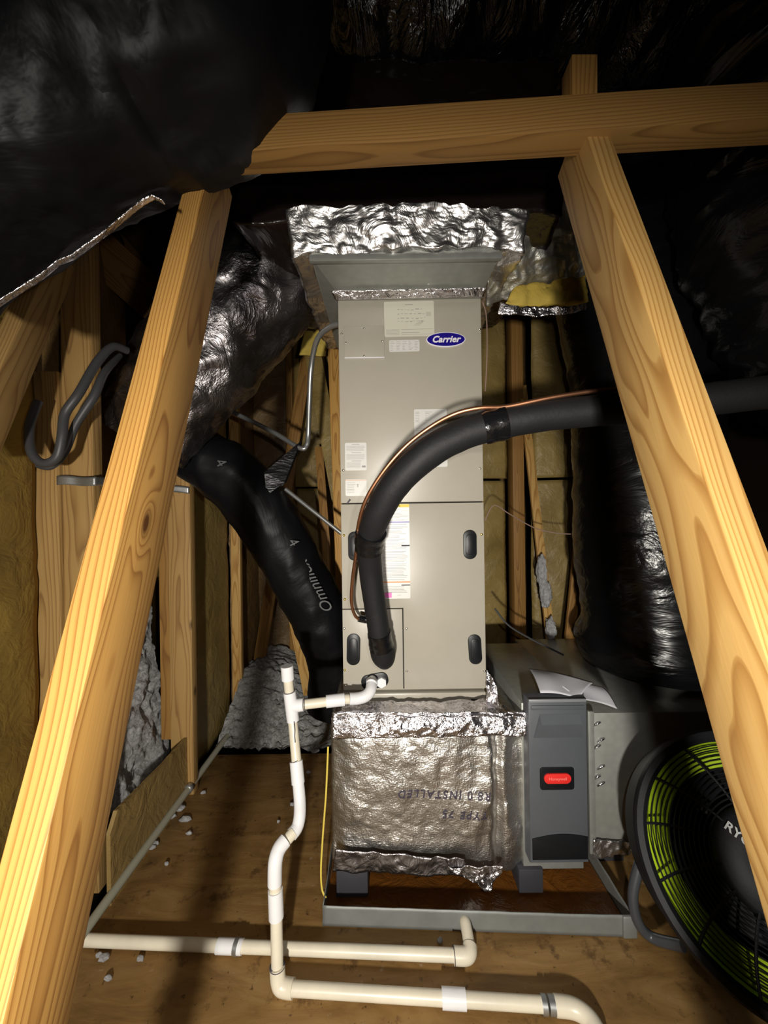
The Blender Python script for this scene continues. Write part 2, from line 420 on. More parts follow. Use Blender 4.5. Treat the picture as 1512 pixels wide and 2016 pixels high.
M['rubber'] = plain('rubber block', (0.035, 0.035, 0.042), 0.6, 0, 0.4, 30, 0.3)
M['roof'] = plain('dark roof boards', (0.025, 0.017, 0.010), 0.8, 0, 0.2, 10, 0.3)
M['blackwrap'] = M['poly']

# ------------------------------------------------------------------ the setting
floor = boxobj('floor', (-0.80, -0.9, -0.03), (1.75, 1.76, 0.0), M['deck'], None, 0.002); tag(floor, kind='structure')
bm = bmesh.new(); box(bm, (-1.35, -0.9, -0.30), (2.2, 3.6, -0.14))
tag(obj('floor_base', bm, M['roof']), kind='structure')
# walls
wl = thing('wall_left', None, None, (-0.95, 1.5, 0)); wl['kind'] = 'structure'
boxobj('insulation_backing', (-1.20, -0.6, -0.15), (-1.12, 3.3, 2.6), M['fiber_gold'], wl)
wb = thing('wall_back', None, None, (0.3, 2.6, 0)); wb['kind'] = 'structure'
boxobj('insulation_backing', (-1.2, 3.0, -0.15), (2.1, 3.05, 2.8), M['kraft_shaded'], wb)
wr = thing('wall_right', None, None, (1.9, 1.5, 0)); wr['kind'] = 'structure'
boxobj('insulation_backing', (2.02, -0.6, -0.15), (2.10, 3.3, 2.8), M['roof'], wr)
tag(boxobj('ceiling', (-1.3, -0.6, 2.75), (2.2, 3.3, 2.85), M['roof'], None), kind='structure')

def soft(p, u, v, n, amp, sc, seed=0.0):
    return n*amp*fbm(p, sc, 4, seed)
# kraft faced batts of the left wall between its studs
def batt(name, Y0, Y1, x, z0, z1, m, parent, bulge=0.02, seed=0.0, seam=None):
    def fn(u, v):
        p = V((x, Y0+(Y1-Y0)*u, z0+(z1-z0)*v))
        b = bulge*math.sin(PI*u)**0.5 if 0 < u < 1 else 0
        if seam is not None: b -= 0.014*math.exp(-((p.z-seam)/0.012)**2)
        return p+V((b+0.012*fbm(p, 5, 4, seed), 0, 0))
    return patch(name, fn, 24, 60, m, parent, 0.004)
batt('insulation_batt', 0.55, 1.10, -1.00, 0.0, 2.2, M['fiber_gold'], wl, 0.03, 1.0, 0.94)
batt('insulation_batt', 1.56, 2.10, -0.86, 0.0, 2.2, M['kraft'], wl, 0.03, 2.0, 0.93)
batt('insulation_batt', 2.14, 2.92, -0.86, 0.0, 2.2, M['kraft_shaded'], wl, 0.03, 3.0, 0.95)
batt('insulation_batt', 1.15, 1.56, -1.04, 0.60, 2.2, M['kraft_shaded'], wl, 0.03, 4.0)
def stud(x0, x1, Y, z0, z1, m, parent, depth=0.038):
    return board('stud', (0.5*(x0+x1), Y+depth/2, z0), (0.5*(x0+x1), Y+depth/2, z1), depth, x1-x0, (0, 1, 0), m, parent)
stud(-0.935, -0.846, 1.12, 0.0, 2.3, M['pine_old'], wl)
stud(-1.045, -0.938, 1.11, 0.0, 1.52, M['pine_old'], wl)
stud(-0.850, -0.762, 1.51, 0.0, 1.27, M['pine_old'], wl)
stud(-0.905, -0.853, 1.54, 0.20, 1.27, M['pine_dark'], wl)
stud(-0.840, -0.790, 2.10, 0.0, 2.2, M['pine_gold'], wl)
stud(-0.850, -0.800, 2.90, 0.0, 2.2, M['pine_dark'], wl, 0.06)
bl = P(100, 505, 0.95)
# plywood kneeboard at the foot of the left wall
bm = bmesh.new()
pts = [(1.085, 0.0), (1.56, 0.0), (1.56, 0.225), (1.35, 0.228), (1.115, 0.245), (1.085, 0.20)]
a = [bm.verts.new((-0.785, y, z)) for y, z in pts]; b_ = [bm.verts.new((-0.797, y, z)) for y, z in pts]
bm.faces.new(a); bm.faces.new(b_[::-1])
for i in range(len(pts)): bm.faces.new((a[i], b_[i], b_[(i+1) % len(pts)], a[(i+1) % len(pts)]))
bmesh.ops.recalc_face_normals(bm, faces=bm.faces[:])
tag(obj('plywood_panel', bm, M['ply'], smooth=False), 'low plywood sheet with a sloping cut corner at the foot of the left wall studs', 'panel')

# back wall: kraft batts and studs seen either side of the air handler
def back_batt(x0, x1, z0, z1, m, seed, Y=2.55):
    def fn(u, v):
        p = V((x0+(x1-x0)*u, Y, z0+(z1-z0)*v)); b = 0.03*math.sin(PI*u)**0.6 if 0 < u < 1 else 0
        return p-V((0, b+0.02*fbm(p, 4, 4, seed), 0))
    return patch('insulation_batt', fn, 24, 60, m, wb, 0.004)
for i, (x0, x1, mm) in enumerate(((-0.95, -0.62, 'kraft_shaded'), (-0.58, -0.22, 'kraft'), (-0.18, 0.20, 'kraft'), (0.24, 0.66, 'kraft'), (0.80, 1.36, 'kraft'))):
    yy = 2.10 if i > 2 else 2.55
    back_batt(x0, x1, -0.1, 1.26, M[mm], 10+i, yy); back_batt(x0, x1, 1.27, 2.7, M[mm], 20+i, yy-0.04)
for x in (-0.60, -0.20, 0.22):
    board('stud', (x, 2.52, -0.1), (x, 2.52, 2.6), 0.089, 0.038, (0, 1, 0), M['pine_dark'], wb)
board('stud', (0.72, 2.10, -0.1), (0.71, 2.06, 2.6), 0.089, 0.06, (0, 1, 0), M['pine_dark'], wb)

# blown insulation beyond the deck and piled against the left wall: stuff
def fl(u, v):
    x = -0.80+2.75*u; y = 1.765+0.70*v
    z = 0.02+0.04*fbm(V((x, y, 0)), 5, 5)+0.035*fbm(V((x, y, 3)), 38, 3)
    z += 0.22*math.exp(-((x+0.72)/0.25)**2)*min(1, max(0, (v-0.05)*2))
    z += 0.10*math.exp(-((x+0.1)/0.4)**2)*min(1, v*1.5)
    if v < 0.04: z = min(z, 0.03)
    return V((x, y, z))
tag(patch('loose_insulation', fl, 170, 80, M['fluff']), 'grey blown-in insulation lying beyond the edge of the attic deck', 'insulation', kind='stuff')
def fl2(u, v):
    y = 1.14+0.46*u; z = 0.0+0.80*v
    p = V((-0.99+0.10*(1-v)+0.0*u, y, z))
    return p+V((0.045*fbm(p, 9, 5)+0.02*fbm(p, 30, 3, 4), 0, 0.02*fbm(p, 20, 3, 2)))
tag(patch('loose_insulation', fl2, 60, 90, M['fluff']), 'grey blown-in insulation packed high behind the left wall studs', 'insulation', kind='stuff')

# timbers at the upper left
tag(board('truss_web', P(-60, 900, 0.80), P(118, 500, 1.02), 0.038, 0.089, (0.75, 0.3, 0.2), M['pine_old']),
    'yellowish truss timber slanting off the left edge of the picture under the black duct', 'timber')
tag(board('rafter', P(110, 420, 1.35), P(360, 640, 1.50), 0.04, 0.15, (0, 1, 0.1), M['pine_dark']),
    'dark brown rafter slanting down behind the golden left strut', 'timber')
tag(board('backing_board', P(80, 470, 1.62), P(360, 800, 1.62), 0.02, 0.55, (0, 1, 0), M['pine_dark']),
    'wide dark board behind the slanting rafter at the upper left', 'timber')

# ------------------------------------------------------------------ golden struts and cross beam
ax = V((0, 0.381, 1.0)).normalized(); pp = V((0, ax.z, -ax.y))
def strut(xc, ynear, z0, z1, label, m):
    def c(z): return V((xc, ynear+0.381*(z-1.103), z))+pp*0.0445
    return tag(board('strut', c(z0), c(z1), 0.038, 0.089, (1, 0, 0), m, None, 0.0022), label, 'timber')
strut(-0.329, 0.462, 0.05, 1.80, 'golden pine strut leaning on the left with straight close grain on its narrow edge', M['pine_knot'])
strut(0.355, 0.392, 0.05, 1.76, 'golden pine strut with wide flame grain leaning in front of the tall black duct', M['pine_gold'])
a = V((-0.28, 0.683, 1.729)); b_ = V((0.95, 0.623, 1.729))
tag(board('cross_beam', a-V((0, 0.022, 0)), b_-V((0, 0.022, 0)), 0.058, 0.046, (0, 0, 1), M['pine_dimmed']), 'pine brace running level across the tops of both leaning struts', 'timber')
tag(board('block', P(1140, 290, 0.692), P(1140, 132, 0.692), 0.045, 0.04, (1, 0, 0), M['pine_dark']), 'short dark post end standing up behind the cross brace', 'timber')

# ------------------------------------------------------------------ air handler
YC = 1.20
def F(px, py, Y=YC):
    p = P(px, py, Y); return p.x, p.z
ah = thing('air_handler', 'tall beige-grey air handler cabinet standing upright on the foil-wrapped plenum', 'air handler', (0.09, 1.45, 0.52))
XL, XR = -0.1345, 0.3115
ZB = F(800, 1357)[1]; ZM = F(812, 990)[1]; ZT = F(800, 587)[1]
boxobj('body', (XL+0.002, YC+0.012, ZB-0.035), (XR-0.002, YC+0.55, ZT), M['cabinet'], ah, 0.003)
boxobj('seam_gap', (XL+0.004, YC+0.006, ZB), (XR-0.004, YC+0.0125, ZT-0.01), M['gap'], ah, 0)
bm = bmesh.new(); prism(bm, [(XL, ZM+0.0022), (XR, ZM+0.0022), (XR, ZT), (XL, ZT)], YC, YC+0.0115, 0.0025)
up_ = obj('upper_door', bm, M['cabinet'], ah, auto=35)
ax0, az0 = F(793, 1198)
bm = bmesh.new(); prism(bm, [(ax0+0.0015, ZB), (XR, ZB), (XR, ZM-0.0016), (XL, ZM-0.0016), (XL, az0+0.0015), (ax0+0.0015, az0+0.0015)], YC-0.0005, YC+0.0115, 0.002)
low = obj('lower_door', bm, M['cabinet'], ah, auto=35)
bm = bmesh.new(); prism(bm, [(XL, ZB), (ax0-0.0015, ZB), (ax0-0.0015, az0-0.0015), (XL, az0-0.0015)], YC-0.0005, YC+0.0115, 0.002)
acc = obj('coil_access_panel', bm, M['cabinet'], ah, auto=35)
bm = bmesh.new(); x0, z1 = F(677, 643); x1, z0 = F(757, 704)
prism(bm, [(x0, z0), (x1, z0), (x1, z1), (x0, z1)], YC-0.0025, YC+0.001, 0.0008)
cov = obj('cover_plate', bm, M['cabinet'], ah, auto=35); cov['label'] = 'small screwed cover plate at the top left of the cabinet'
boxobj('plate_lip', (x0+0.001, YC-0.006, z0-0.0025), (x1, YC-0.0025, z0), M['badge_white'], ah, 0.0005)
# bottom rail
x0, _ = F(676, 1376); x1, _ = F(956, 1376)
boxobj('bottom_rail', (XL-0.004, YC-0.014, ZB-0.040), (XR-0.004, YC+0.02, ZB-0.006), M['cabinet'], ah, 0.004)
# screws
def screw(px, py, m, Y=YC-0.001, r=0.0042):
    p = P(px, py, Y); bm = bmesh.new()
    tube(bm, [(p+V((0, 0.003, 0)), r), (p, r), (p-V((0, 0.002, 0)), r*0.8), (p-V((0, 0.003, 0)), r*0.35)], 8)
    return obj('screw', bm, m, ah)
for px, py in ((673, 657), (681, 675), (717, 647), (753, 672), (717, 701), (676, 926), (944, 648), (945, 923), (678, 1237), (800, 1237), (801, 1321), (954, 1321), (680, 1350)):
    screw(px, py, M['screw'])
for px, py in ((677, 1054), (679, 1180), (948, 1052), (679, 1319)):
    screw(px, py, M['brass'])
# recessed black knock-out covers
def grip(px, py, w, h, rot=0.0, name='knockout_cover'):
    x, z = F(px, py); bm = bmesh.new(); prism(bm, rrect(x, z, w, h, w/2-0.001, 8, rot), YC-0.0045, YC+0.002, 0.002)
    o = obj(name, bm, M['blackplastic'], ah, auto=40)
    bm = bmesh.new(); prism(bm, rrect(x, z, w*0.62, h*0.72, w*0.30, 8, rot), YC-0.0065, YC-0.004, 0.0015)
    obj('raised_centre', bm, M['blackplastic'], o, auto=40); return o
grip(925, 1072, 0.042, 0.091); grip(935, 1278, 0.041, 0.093, 0.05); grip(696, 1278, 0.042, 0.098, -0.03); grip(698, 1075, 0.040, 0.090)
# drain connection plate with plug and nozzle
x, z = F(738, 1340); bm = bmesh.new(); prism(bm, rrect(x, z, 0.085, 0.046, 0.020, 8, 0.20), YC-0.006, YC+0.002, 0.003)
dp = obj('drain_plate', bm, M['blackplastic'], ah, auto=40)
bm = bmesh.new(); p = P(751, 1340, YC); tube(bm, [(p+V((0, -0.004, 0)), 0.0165), (p+V((0, -0.018, 0)), 0.0160)], 6)
obj('hex_plug', bm, M['pvc'], dp, auto=30)
bm = bmesh.new(); x, z = F(938, 1376)
prism(bm, [(x-0.020, z-0.007), (x+0.020, z-0.006), (x+0.020, z+0.006), (x-0.020, z+0.007)], YC-0.018, YC-0.014, 0.001); obj('tape_piece', bm, M['tape_black'], ah)
bm = bmesh.new(); x, z = F(686, 987)
prism(bm, [(x-0.007, z-0.007), (x-0.003, z-0.008), (x+0.008, z+0.004), (x+0.004, z+0.008)], YC-0.002, YC+0.001, 0.0005); obj('latch_mark', bm, M['ink_dark'], ah)
# labels
def label(px0, py0, px1, py1, m, name='label', tilt=0.0, dx=0.0, th=0.0010):
    x0, z1 = F(px0, py0); x1, z0 = F(px1, py1); cx, cz, w, h = (x0+x1)/2, (z0+z1)/2, x1-x0, z1-z0
    bm = bmesh.new(); prism(bm, rrect(cx, cz, w, h, 0.004, 3, tilt), YC-th, YC+0.0003)
    return obj(name, bm, m, ah, smooth=False), cx, cz, w, h, tilt
def prints(lab, lines, m, name='print'):
    """lines of (u0, u1, v, thickness) in label units"""
    o, cx, cz, w, h, t = lab; bm = bmesh.new()
    for u0, u1, v, th in lines:
        xs = [(u0-0.5)*w, (u1-0.5)*w]; zz = (0.5-v)*h
        q = []
        for xx, z2 in ((xs[0], zz-th/2), (xs[1], zz-th/2), (xs[1], zz+th/2), (xs[0], zz+th/2)):
            q.append(bm.verts.new((cx+xx*math.cos(t)-z2*math.sin(t), YC-0.00135, cz+xx*math.sin(t)+z2*math.cos(t))))
        bm.faces.new(q)
    return obj(name, bm, m, o, smooth=False)
R = random.random
L = label(756, 594, 855, 662, M['label_cream'], 'wiring_diagram_label', 0.01)
ln = [(0.42, 0.58, 0.10, 0.0016)]
for v in (0.24, 0.36, 0.48, 0.57): 
    u = 0.27
    while u < 0.80:
        du = 0.02+0.06*R(); ln.append((u, u+du, v+0.03*(R()-0.5), 0.001+0.0012*R())); u += du+0.02+0.03*R()
ln += [(0.84, 0.94, 0.33+0.03*i, 0.0011) for i in range(4)]
ln += [(0.6+0.03*i, 0.72+0.03*i, 0.68-0.035*i, 0.001) for i in range(4)]
ln += [(0.03, 0.30, 0.80+0.035*i, 0.0009) for i in range(5)]+[(0.33, 0.98, 0.80, 0.0009), (0.34, 0.70, 0.89, 0.0016), (0.34, 0.96, 0.94, 0.0009)]
prints(L, ln, M['ink'])
L = label(766, 670, 826, 692, M['label'], 'rating_label', 0.01)
prints(L, [(0.04+0.2*k, 0.10+0.2*k+0.1*R(), 0.15+0.14*i, 0.0010) for i in range(6) for k in range(5)], M['ink'])
L = label(815, 806, 881, 919, M['label'], 'rating_plate')
prints(L, [(0.04, 0.16, 0.05+0.028*i, 0.0011) for i in range(7)]+[(0.34, 0.56, 0.05, 0.0011), (0.34, 0.48, 0.08, 0.0011)]+[(0.34, 0.4, 0.11+0.028*i, 0.001) for i in range(4)]
       +[(0.05, 0.9-0.3*R(), 0.33+0.04*i, 0.0009) for i in range(14)]+[(0.05, 0.32, 0.95, 0.0014), (0.78, 0.88, 0.84, 0.003), (0.80, 0.86, 0.89, 0.003)], M['ink'])
L = label(679, 872, 722, 926, M['label'], 'warning_label')
prints(L, [(0.32, 0.68, 0.06, 0.0014), (0.3, 0.75, 0.36, 0.0014), (0.3, 0.75, 0.66, 0.0014), (0.78, 0.95, 0.86, 0.006)]
       +[(0.06, 0.94-0.08*R(), 0.12+0.032*i, 0.0007) for i in range(6)]+[(0.06, 0.94-0.08*R(), 0.42+0.034*i, 0.0007) for i in range(6)]+[(0.06, 0.72, 0.72+0.034*i, 0.0007) for i in range(6)], M['ink'])
L = label(680, 944, 722, 976, M['label'], 'caution_label')
prints(L, [(0.0, 1.0, 0.05, 0.0012)], M['orange'])
prints(L, [(0.06, 0.5-0.1*R(), 0.2+0.1*i, 0.0009) for i in range(7)]+[(0.56, 0.60, 0.4, 0.008), (0.52, 0.64, 0.3, 0.0012)], M['ink'])
L = label(748, 993, 808, 1178, M['label'], 'instruction_label', 0.0)
prints(L, [(0.0, 1.0, 0.018, 0.0095)], M['yellow']); prints(L, [(0.25, 0.70, 0.02, 0.0018)], M['ink_dark'])
prints(L, [(0.0, 1.0, 0.19, 0.0030)], M['violet']); prints(L, [(0.72, 1.0, 0.44, 0.0045)], M['ink_dark']); prints(L, [(0.70, 1.0, 0.858, 0.003)], M['ink_dark'])
prints(L, [(0.0, 1.0, 0.825, 0.0040)], M['orange']); prints(L, [(0.0, 0.36, 0.962, 0.0165)], M['pink'])
ln = []
v = 0.055
while v < 0.94:
    if not (0.17 < v < 0.21 or 0.81 < v < 0.87): ln.append((0.05+0.1*R(), 0.6+0.38*R() if v < 0.43 else 0.93-0.15*R(), v, 0.0011))
    v += 0.0155 if R() > 0.2 else 0.026
prints(L, ln+[(0.55, 0.68, 0.965, 0.0009)], M['ink'])
# oval badge
bx, bz = F(877.5, 669.5); bd = bmesh.new()
def ell(a, b2, n=48, c=(0, 0)): return [(c[0]+a*math.cos(2*PI*k/n), c[1]+b2*math.sin(2*PI*k/n)) for k in range(n)]
prism(bd, ell(0.0612, 0.0232, 48, (bx, bz)), YC-0.0045, YC, 0.001)
bo = obj('badge', bd, M['badge_white'], ah, auto=40); bo['label'] = 'navy blue oval badge with a white rim and white italic lettering'
bm = bmesh.new(); prism(bm, ell(0.0585, 0.0206, 48, (bx, bz)), YC-0.0052, YC-0.004); obj('badge_face', bm, M['navy'], bo, smooth=False)
FR = Matrix.Rotation(PI/2, 4, 'X')
text_obj('badge_lettering', 'Carrier', 0.0275, Matrix.Translation((bx-0.001, YC-0.0056, bz-0.0005)) @ Matrix.Rotation(-0.00, 4, 'Y') @ FR, M['badge_white'], bo, 0.32, 0.0004, 0.0009, 1.04)

# ------------------------------------------------------------------ supply plenum on top of the air handler
sp = thing('supply_plenum', 'galvanised supply plenum wrapped in crumpled foil insulation on top of the air handler', 'plenum', (0.09, 1.3, ZT))
zp = 1.785
bxl, bxr = P(612, 520, 1.03).x, P(985, 505, 1.03).x
boxobj('metal_box', (bxl, 1.035, zp), (bxr, 1.60, zp+0.09), M['galv'], sp, 0.002)
def hop(z0, z1, y0, y1, xa0, xb0, xa1, xb1, m, name):
    bm = bmesh.new()
    q = [bm.verts.new(c) for c in ((xa0, y0, z0), (xb0, y0, z0), (xb1, y1, z1), (xa1, y1, z1), (xa0, 1.7, z0), (xb0, 1.7, z0), (xb1, 1.7, z1), (xa1, 1.7, z1))]
    for f in ((0, 1, 2, 3), (5, 4, 7, 6), (4, 0, 3, 7), (1, 5, 6, 2), (3, 2, 6, 7), (4, 5, 1, 0)): bm.faces.new([q[i] for i in f])
    bmesh.ops.recalc_face_normals(bm, faces=bm.faces[:])
    return obj(name, bm, m, sp, smooth=False)
quadpatch('foil_tape', [P(660, 590, 1.176), P(952, 583, 1.176), P(958, 566, 1.15), P(652, 572, 1.15)], 90, 8, M['foil_tape'], sp, 0.001, lambda p, u, v, n: n*0.004*ridged(p, 40, 3))
hop(ZT+0.001, zp-0.001, 1.195, 1.04, XL+0.01, XR-0.002, bxl+0.004, bxr-0.004, M['galv'], 'flared_collar')
boxobj('flange', (XL-0.004, 1.186, ZT-0.006), (XR+0.004, 1.20, ZT+0.012), M['galv'], sp, 0.002)
boxobj('flange', (bxl-0.004, 1.026, zp-0.012), (bxr+0.004, 1.042, zp+0.006), M['galv'], sp, 0.002)
def crum(p, amp, sc, seed=0.0): return V((amp*fbm(p, sc, 3, seed), amp*(0.6*ridged(p, sc, 3, seed+5)-0.3), amp*fbm(p, sc, 3, seed+9)))
def wrapfn(p, q):
    d = crum(p, 0.024, 9)+crum(p, 0.009, 26, 3)
    lean = -0.42*max(0, p.z-(zp+0.012)) if q.y < 0.3 else 0
    return d+V((q.x*0.02, -0.010*(1-abs(q.x)*2)+lean, 0))
foil_box('foil_wrap', (bxl-0.04, 1.028, zp+0.012), (bxr+0.05, 1.62, 1.885), 80, M['foil'], wrapfn, sp)
foil_box('dark_wrap', (P(470, 400, 1.03).x, 1.020, 1.880), (P(1105, 400, 1.03).x, 1.62, 2.30), 50, M['poly_brown'], lambda p, q: crum(p, 0.03, 5)+crum(p, 0.004, 22, 3), sp)
# loose foil sheets hanging to the right with a torn edge
quadpatch('foil_flap', [P(955, 600, 1.24), P(1150, 550, 1.26), P(1128, 375, 1.07), P(965, 425, 1.03)], 60, 60, M['foil_flap'], sp, 0.001,
          lambda p, u, v, n: n*(0.03*fbm(p, 7, 3)+0.014*ridged(p, 14, 3))+V((0, 0, -0.02*fbm(V((u*9, 0, 0)), 1)*(1-v))))
tag(quadpatch('fiberglass_scrap', [P(990, 605, 1.19), P(1152, 598, 1.21), P(1150, 545, 1.21), P(1010, 575, 1.20)], 30, 14, M['fiberglass'], None, 0.03,
          lambda p, u, v, n: n*(0.02*fbm(p, 20, 4))), 'torn yellow fiberglass showing under the loose foil right of the air handler top', 'insulation')
quadpatch('foil_edge', [P(980, 618, 1.17), P(1155, 610, 1.18), P(1153, 598, 1.17), P(985, 596, 1.17)], 60, 6, M['foil_tape'], sp, 0.0015,
          lambda p, u, v, n: V((0, 0.01*fbm(p, 30, 3), 0.012*fbm(p, 25, 3, 4)-0.012*math.sin(PI*u))))

# foil branch duct going down to the left
fb = thing('foil_branch_duct', 'foil-faced branch duct slanting down from the supply plenum behind the left strut', 'duct', P(420, 700, 1.35))
def dfo(p, a, s): return 0.016*ridged(p, 9, 3, 2)-0.008+0.02*fbm(p, 5, 2)
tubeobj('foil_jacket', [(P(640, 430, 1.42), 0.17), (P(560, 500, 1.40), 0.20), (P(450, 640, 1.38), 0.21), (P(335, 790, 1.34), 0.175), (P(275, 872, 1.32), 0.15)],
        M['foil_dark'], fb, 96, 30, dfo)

# black wrapped ducts
def wr_long(amp, sc, seed, st=(1, 1, 1)):
    return lambda p, a, s: amp*(ridged(V((p.x*st[0], p.y*st[1], p.z*st[2])), sc, 3, seed)-0.5)+amp*0.8*fbm(p, 3, 2, seed)
def duct(name, label_, pts, m, disp, cat='duct', seg=96, sub=26, group=None):
    return tag(tubeobj(name, pts, m, None, seg, sub, disp), label_, cat, group)
bd1 = duct('flex_duct', 'huge black plastic-wrapped duct filling the upper left corner overhead',
     [(P(-330, 430, 0.50), 0.165), (P(-110, 285, 0.55), 0.175), (P(180, 132, 0.59), 0.18), (P(415, 18, 0.62), 0.18), (P(450, -220, 0.76), 0.18)],
     M['poly_matte'], wr_long(0.016, 5, 3, (2, 2, 0.7)))
# torn hem of that wrap
hp = [(-20, 615), (40, 577), (85, 548), (120, 520), (150, 508), (190, 478), (225, 452), (262, 420), (285, 402), (305, 392), (325, 402)]
def hem(u, v):
    k = u*(len(hp)-1); i = min(int(k), len(hp)-2); f = k-i
    x = hp[i][0]*(1-f)+hp[i+1][0]*f; y = hp[i][1]*(1-f)+hp[i+1][1]*f
    Yd = 0.535+0.05*u
    p = P(x-7*v, y-9*v, Yd-0.01*v); return p+V((0, 0.004, 0.006))*fbm(p, 40, 3)
hm = patch('torn_hem', hem, 110, 5, M['foil_tape'], bd1, 0.002)
duct('flex_duct', 'black plastic-wrapped duct crossing overhead behind the cross brace, its lower edge creased and shining',
     [(P(560, -60, 1.12), 0.24), (P(720, -10, 1.10), 0.27), (P(900, -30, 1.12), 0.29), (P(1150, -50, 1.15), 0.29), (P(1500, -60, 1.15), 0.29)],
     M['poly_up'], wr_long(0.03, 4.5, 8, (2.2, 1, 0.5)))
duct('flex_duct', 'wide black plastic-wrapped duct rising from the sheet metal box behind the right strut',
     [(V((1.02, 1.46, 0.52)), 0.25), (V((1.02, 1.46, 0.60)), 0.275), (V((1.02, 1.46, 0.70)), 0.25), (V((1.01, 1.47, 0.90)), 0.258), (V((1.00, 1.48, 1.3)), 0.245), (V((1.02, 1.50, 1.6)), 0.26), (V((0.97, 1.50, 2.0)), 0.27), (V((0.95, 1.5, 2.4)), 0.27)],
     M['poly'], wr_long(0.010, 5, 11, (0.6, 0.6, 1.8)))
duct('flex_duct', 'black plastic-wrapped duct with shiny creases hanging at the right edge beyond the right strut',
     [(P(1530, 60, 1.02), 0.26), (P(1560, 250, 1.02), 0.27), (P(1590, 450, 1.02), 0.27), (P(1660, 620, 1.05), 0.26), (P(1760, 760, 1.1), 0.26)],
     M['poly'], wr_long(0.034, 5, 14, (0.5, 0.5, 2.2)))

# small black flex duct with a printed size
fx = thing('small_flex_duct', 'slim black flexible duct with a printed 4 dropping diagonally left of the air handler', 'duct', P(560, 1050, 1.55))
tubeobj('jacket', [(P(330, 850, 1.50), 0.10), (P(400, 900, 1.50), 0.112), (P(470, 950, 1.52), 0.125), (P(525, 1020, 1.55), 0.125), (P(575, 1110, 1.58), 0.120), (P(630, 1215, 1.62), 0.115), (P(655, 1300, 1.66), 0.105), (P(650, 1390, 1.70), 0.10)],
        M['poly_matte'], fx, 48, 16, wr_long(0.012, 7, 21))
bm = bmesh.new(); q = [P(520, 930, 1.44), P(592, 868, 1.50), P(560, 950, 1.46), P(525, 975, 1.44)]
vsx = [bm.verts.new(p) for p in q]+[bm.verts.new(p+V((0.004, 0.012, 0))) for p in q]
for f in ((0, 1, 2, 3), (7, 6, 5, 4), (0, 4, 5, 1), (1, 5, 6, 2), (2, 6, 7, 3), (3, 7, 4, 0)): bm.faces.new([vsx[i] for i in f])
obj('wrap_flap', bm, M['poly'], fx, smooth=False)
def facing(p, rot):
    return Matrix.Translation(p) @ FR @ Matrix.Rotation(rot, 4, 'Z')
text_obj('size_print', '4', 0.052, facing(P(433, 910, 1.372), -0.9), M['marker'], fx, 0.2)
text_obj('size_print', '4', 0.052, facing(P(576, 1067, 1.445), -0.9), M['marker'], fx, 0.2)
text_obj('script_print', 'Omniflex', 0.060, facing(P(622, 1155, 1.49), 2.05), M['marker'], fx, 0.3)

# ------------------------------------------------------------------ return plenum under the air handler
rp = thing('return_plenum', 'box plenum wrapped in silver foil-faced insulation with upside-down printing under the air handler', 'plenum', (0.12, 1.4, 0.05))
fxl, fxr = P(652, 1500, 1.11).x, P(1036, 1500, 1.11).x
def rpf(p, q):
    d = V((0, 0, 0))
    if q.y < 0:
        w = max(0, 1-(2*q.x)**6)*max(0, 1-(2*q.z)**6)
        d += V((0, -0.030*w, 0))
        seam = math.exp(-((p.x-P(978, 1500, 1.1).x)/0.012)**2)
        d += V((0, 0.022*seam+0.012*fbm(V((p.x*1.0, 0, p.z*0.7)), 9, 3)*(1+2*max(0, q.x)), 0))
    if q.z < -0.30:
        k = (-q.z-0.30)/0.2
        t = (p.x-fxl)/(fxr-fxl)
        sag = 0.075*math.exp(-((t-0.76)/0.13)**2)+0.015*math.exp(-((t-0.5)/0.2)**2)+0.018*math.exp(-((t-0.93)/0.05)**2)
        d += V((0, 0, -k*sag*(1 if q.y < -0.3 else 0.2)+0.008*k*fbm(p, 40, 2)))
        d += V((0, -0.010*k if q.y < 0 else 0, 0))
    return d+crum(p, 0.006, 14)+crum(p, 0.003, 45, 4)
foil_box('foil_facing', (fxl, 1.115, 0.105), (fxr, 1.72, 0.505), 90, M['foil_scrim'], rpf, rp)
# tape bands: one on the top edge, one at the bottom, one up the right corner
quadpatch('foil_tape', [P(656, 1452, 1.070), P(1034, 1446, 1.078), P(1034, 1400, 1.090), P(656, 1400, 1.076)], 130, 18, M['foil_tape'], rp, 0.001,
          lambda p, u, v, n: V((0, -0.005-0.008*ridged(p, 22, 3)*(0.4+0.6*math.sin(PI*min(1, v*1.3))), 0.008*fbm(p, 24, 3))))
quadpatch('foil_tape', [P(660, 1408, 1.078), P(1030, 1408, 1.080), P(975, 1374, 1.165), P(664, 1380, 1.165)], 110, 16, M['foil_tape'], rp, 0.001,
          lambda p, u, v, n: V((0, -0.006-0.008*ridged(p, 22, 3, 4), 0.012*fbm(p, 26, 3))))
quadpatch('torn_edge', [P(880, 1705, 1.060), P(990, 1700, 1.062), P(962, 1756, 1.055), P(930, 1735, 1.057)], 24, 20, M['foil_tape'], rp, 0.001,
          lambda p, u, v, n: V((0.01*fbm(p, 30, 2), -0.012*ridged(p, 24, 3), 0.008*fbm(p, 24, 3))))
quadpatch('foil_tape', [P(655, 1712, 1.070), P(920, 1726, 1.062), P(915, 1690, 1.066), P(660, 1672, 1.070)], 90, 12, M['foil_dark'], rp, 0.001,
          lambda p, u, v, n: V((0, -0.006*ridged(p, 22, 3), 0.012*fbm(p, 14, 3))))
quadpatch('foil_tape', [P(958, 1400, 1.14), P(984, 1405, 1.12), P(978, 1345, 1.16), P(958, 1318, 1.185)], 24, 30, M['foil_tape'], rp, 0.001,
          lambda p, u, v, n: n*0.008*ridged(p, 30, 3))
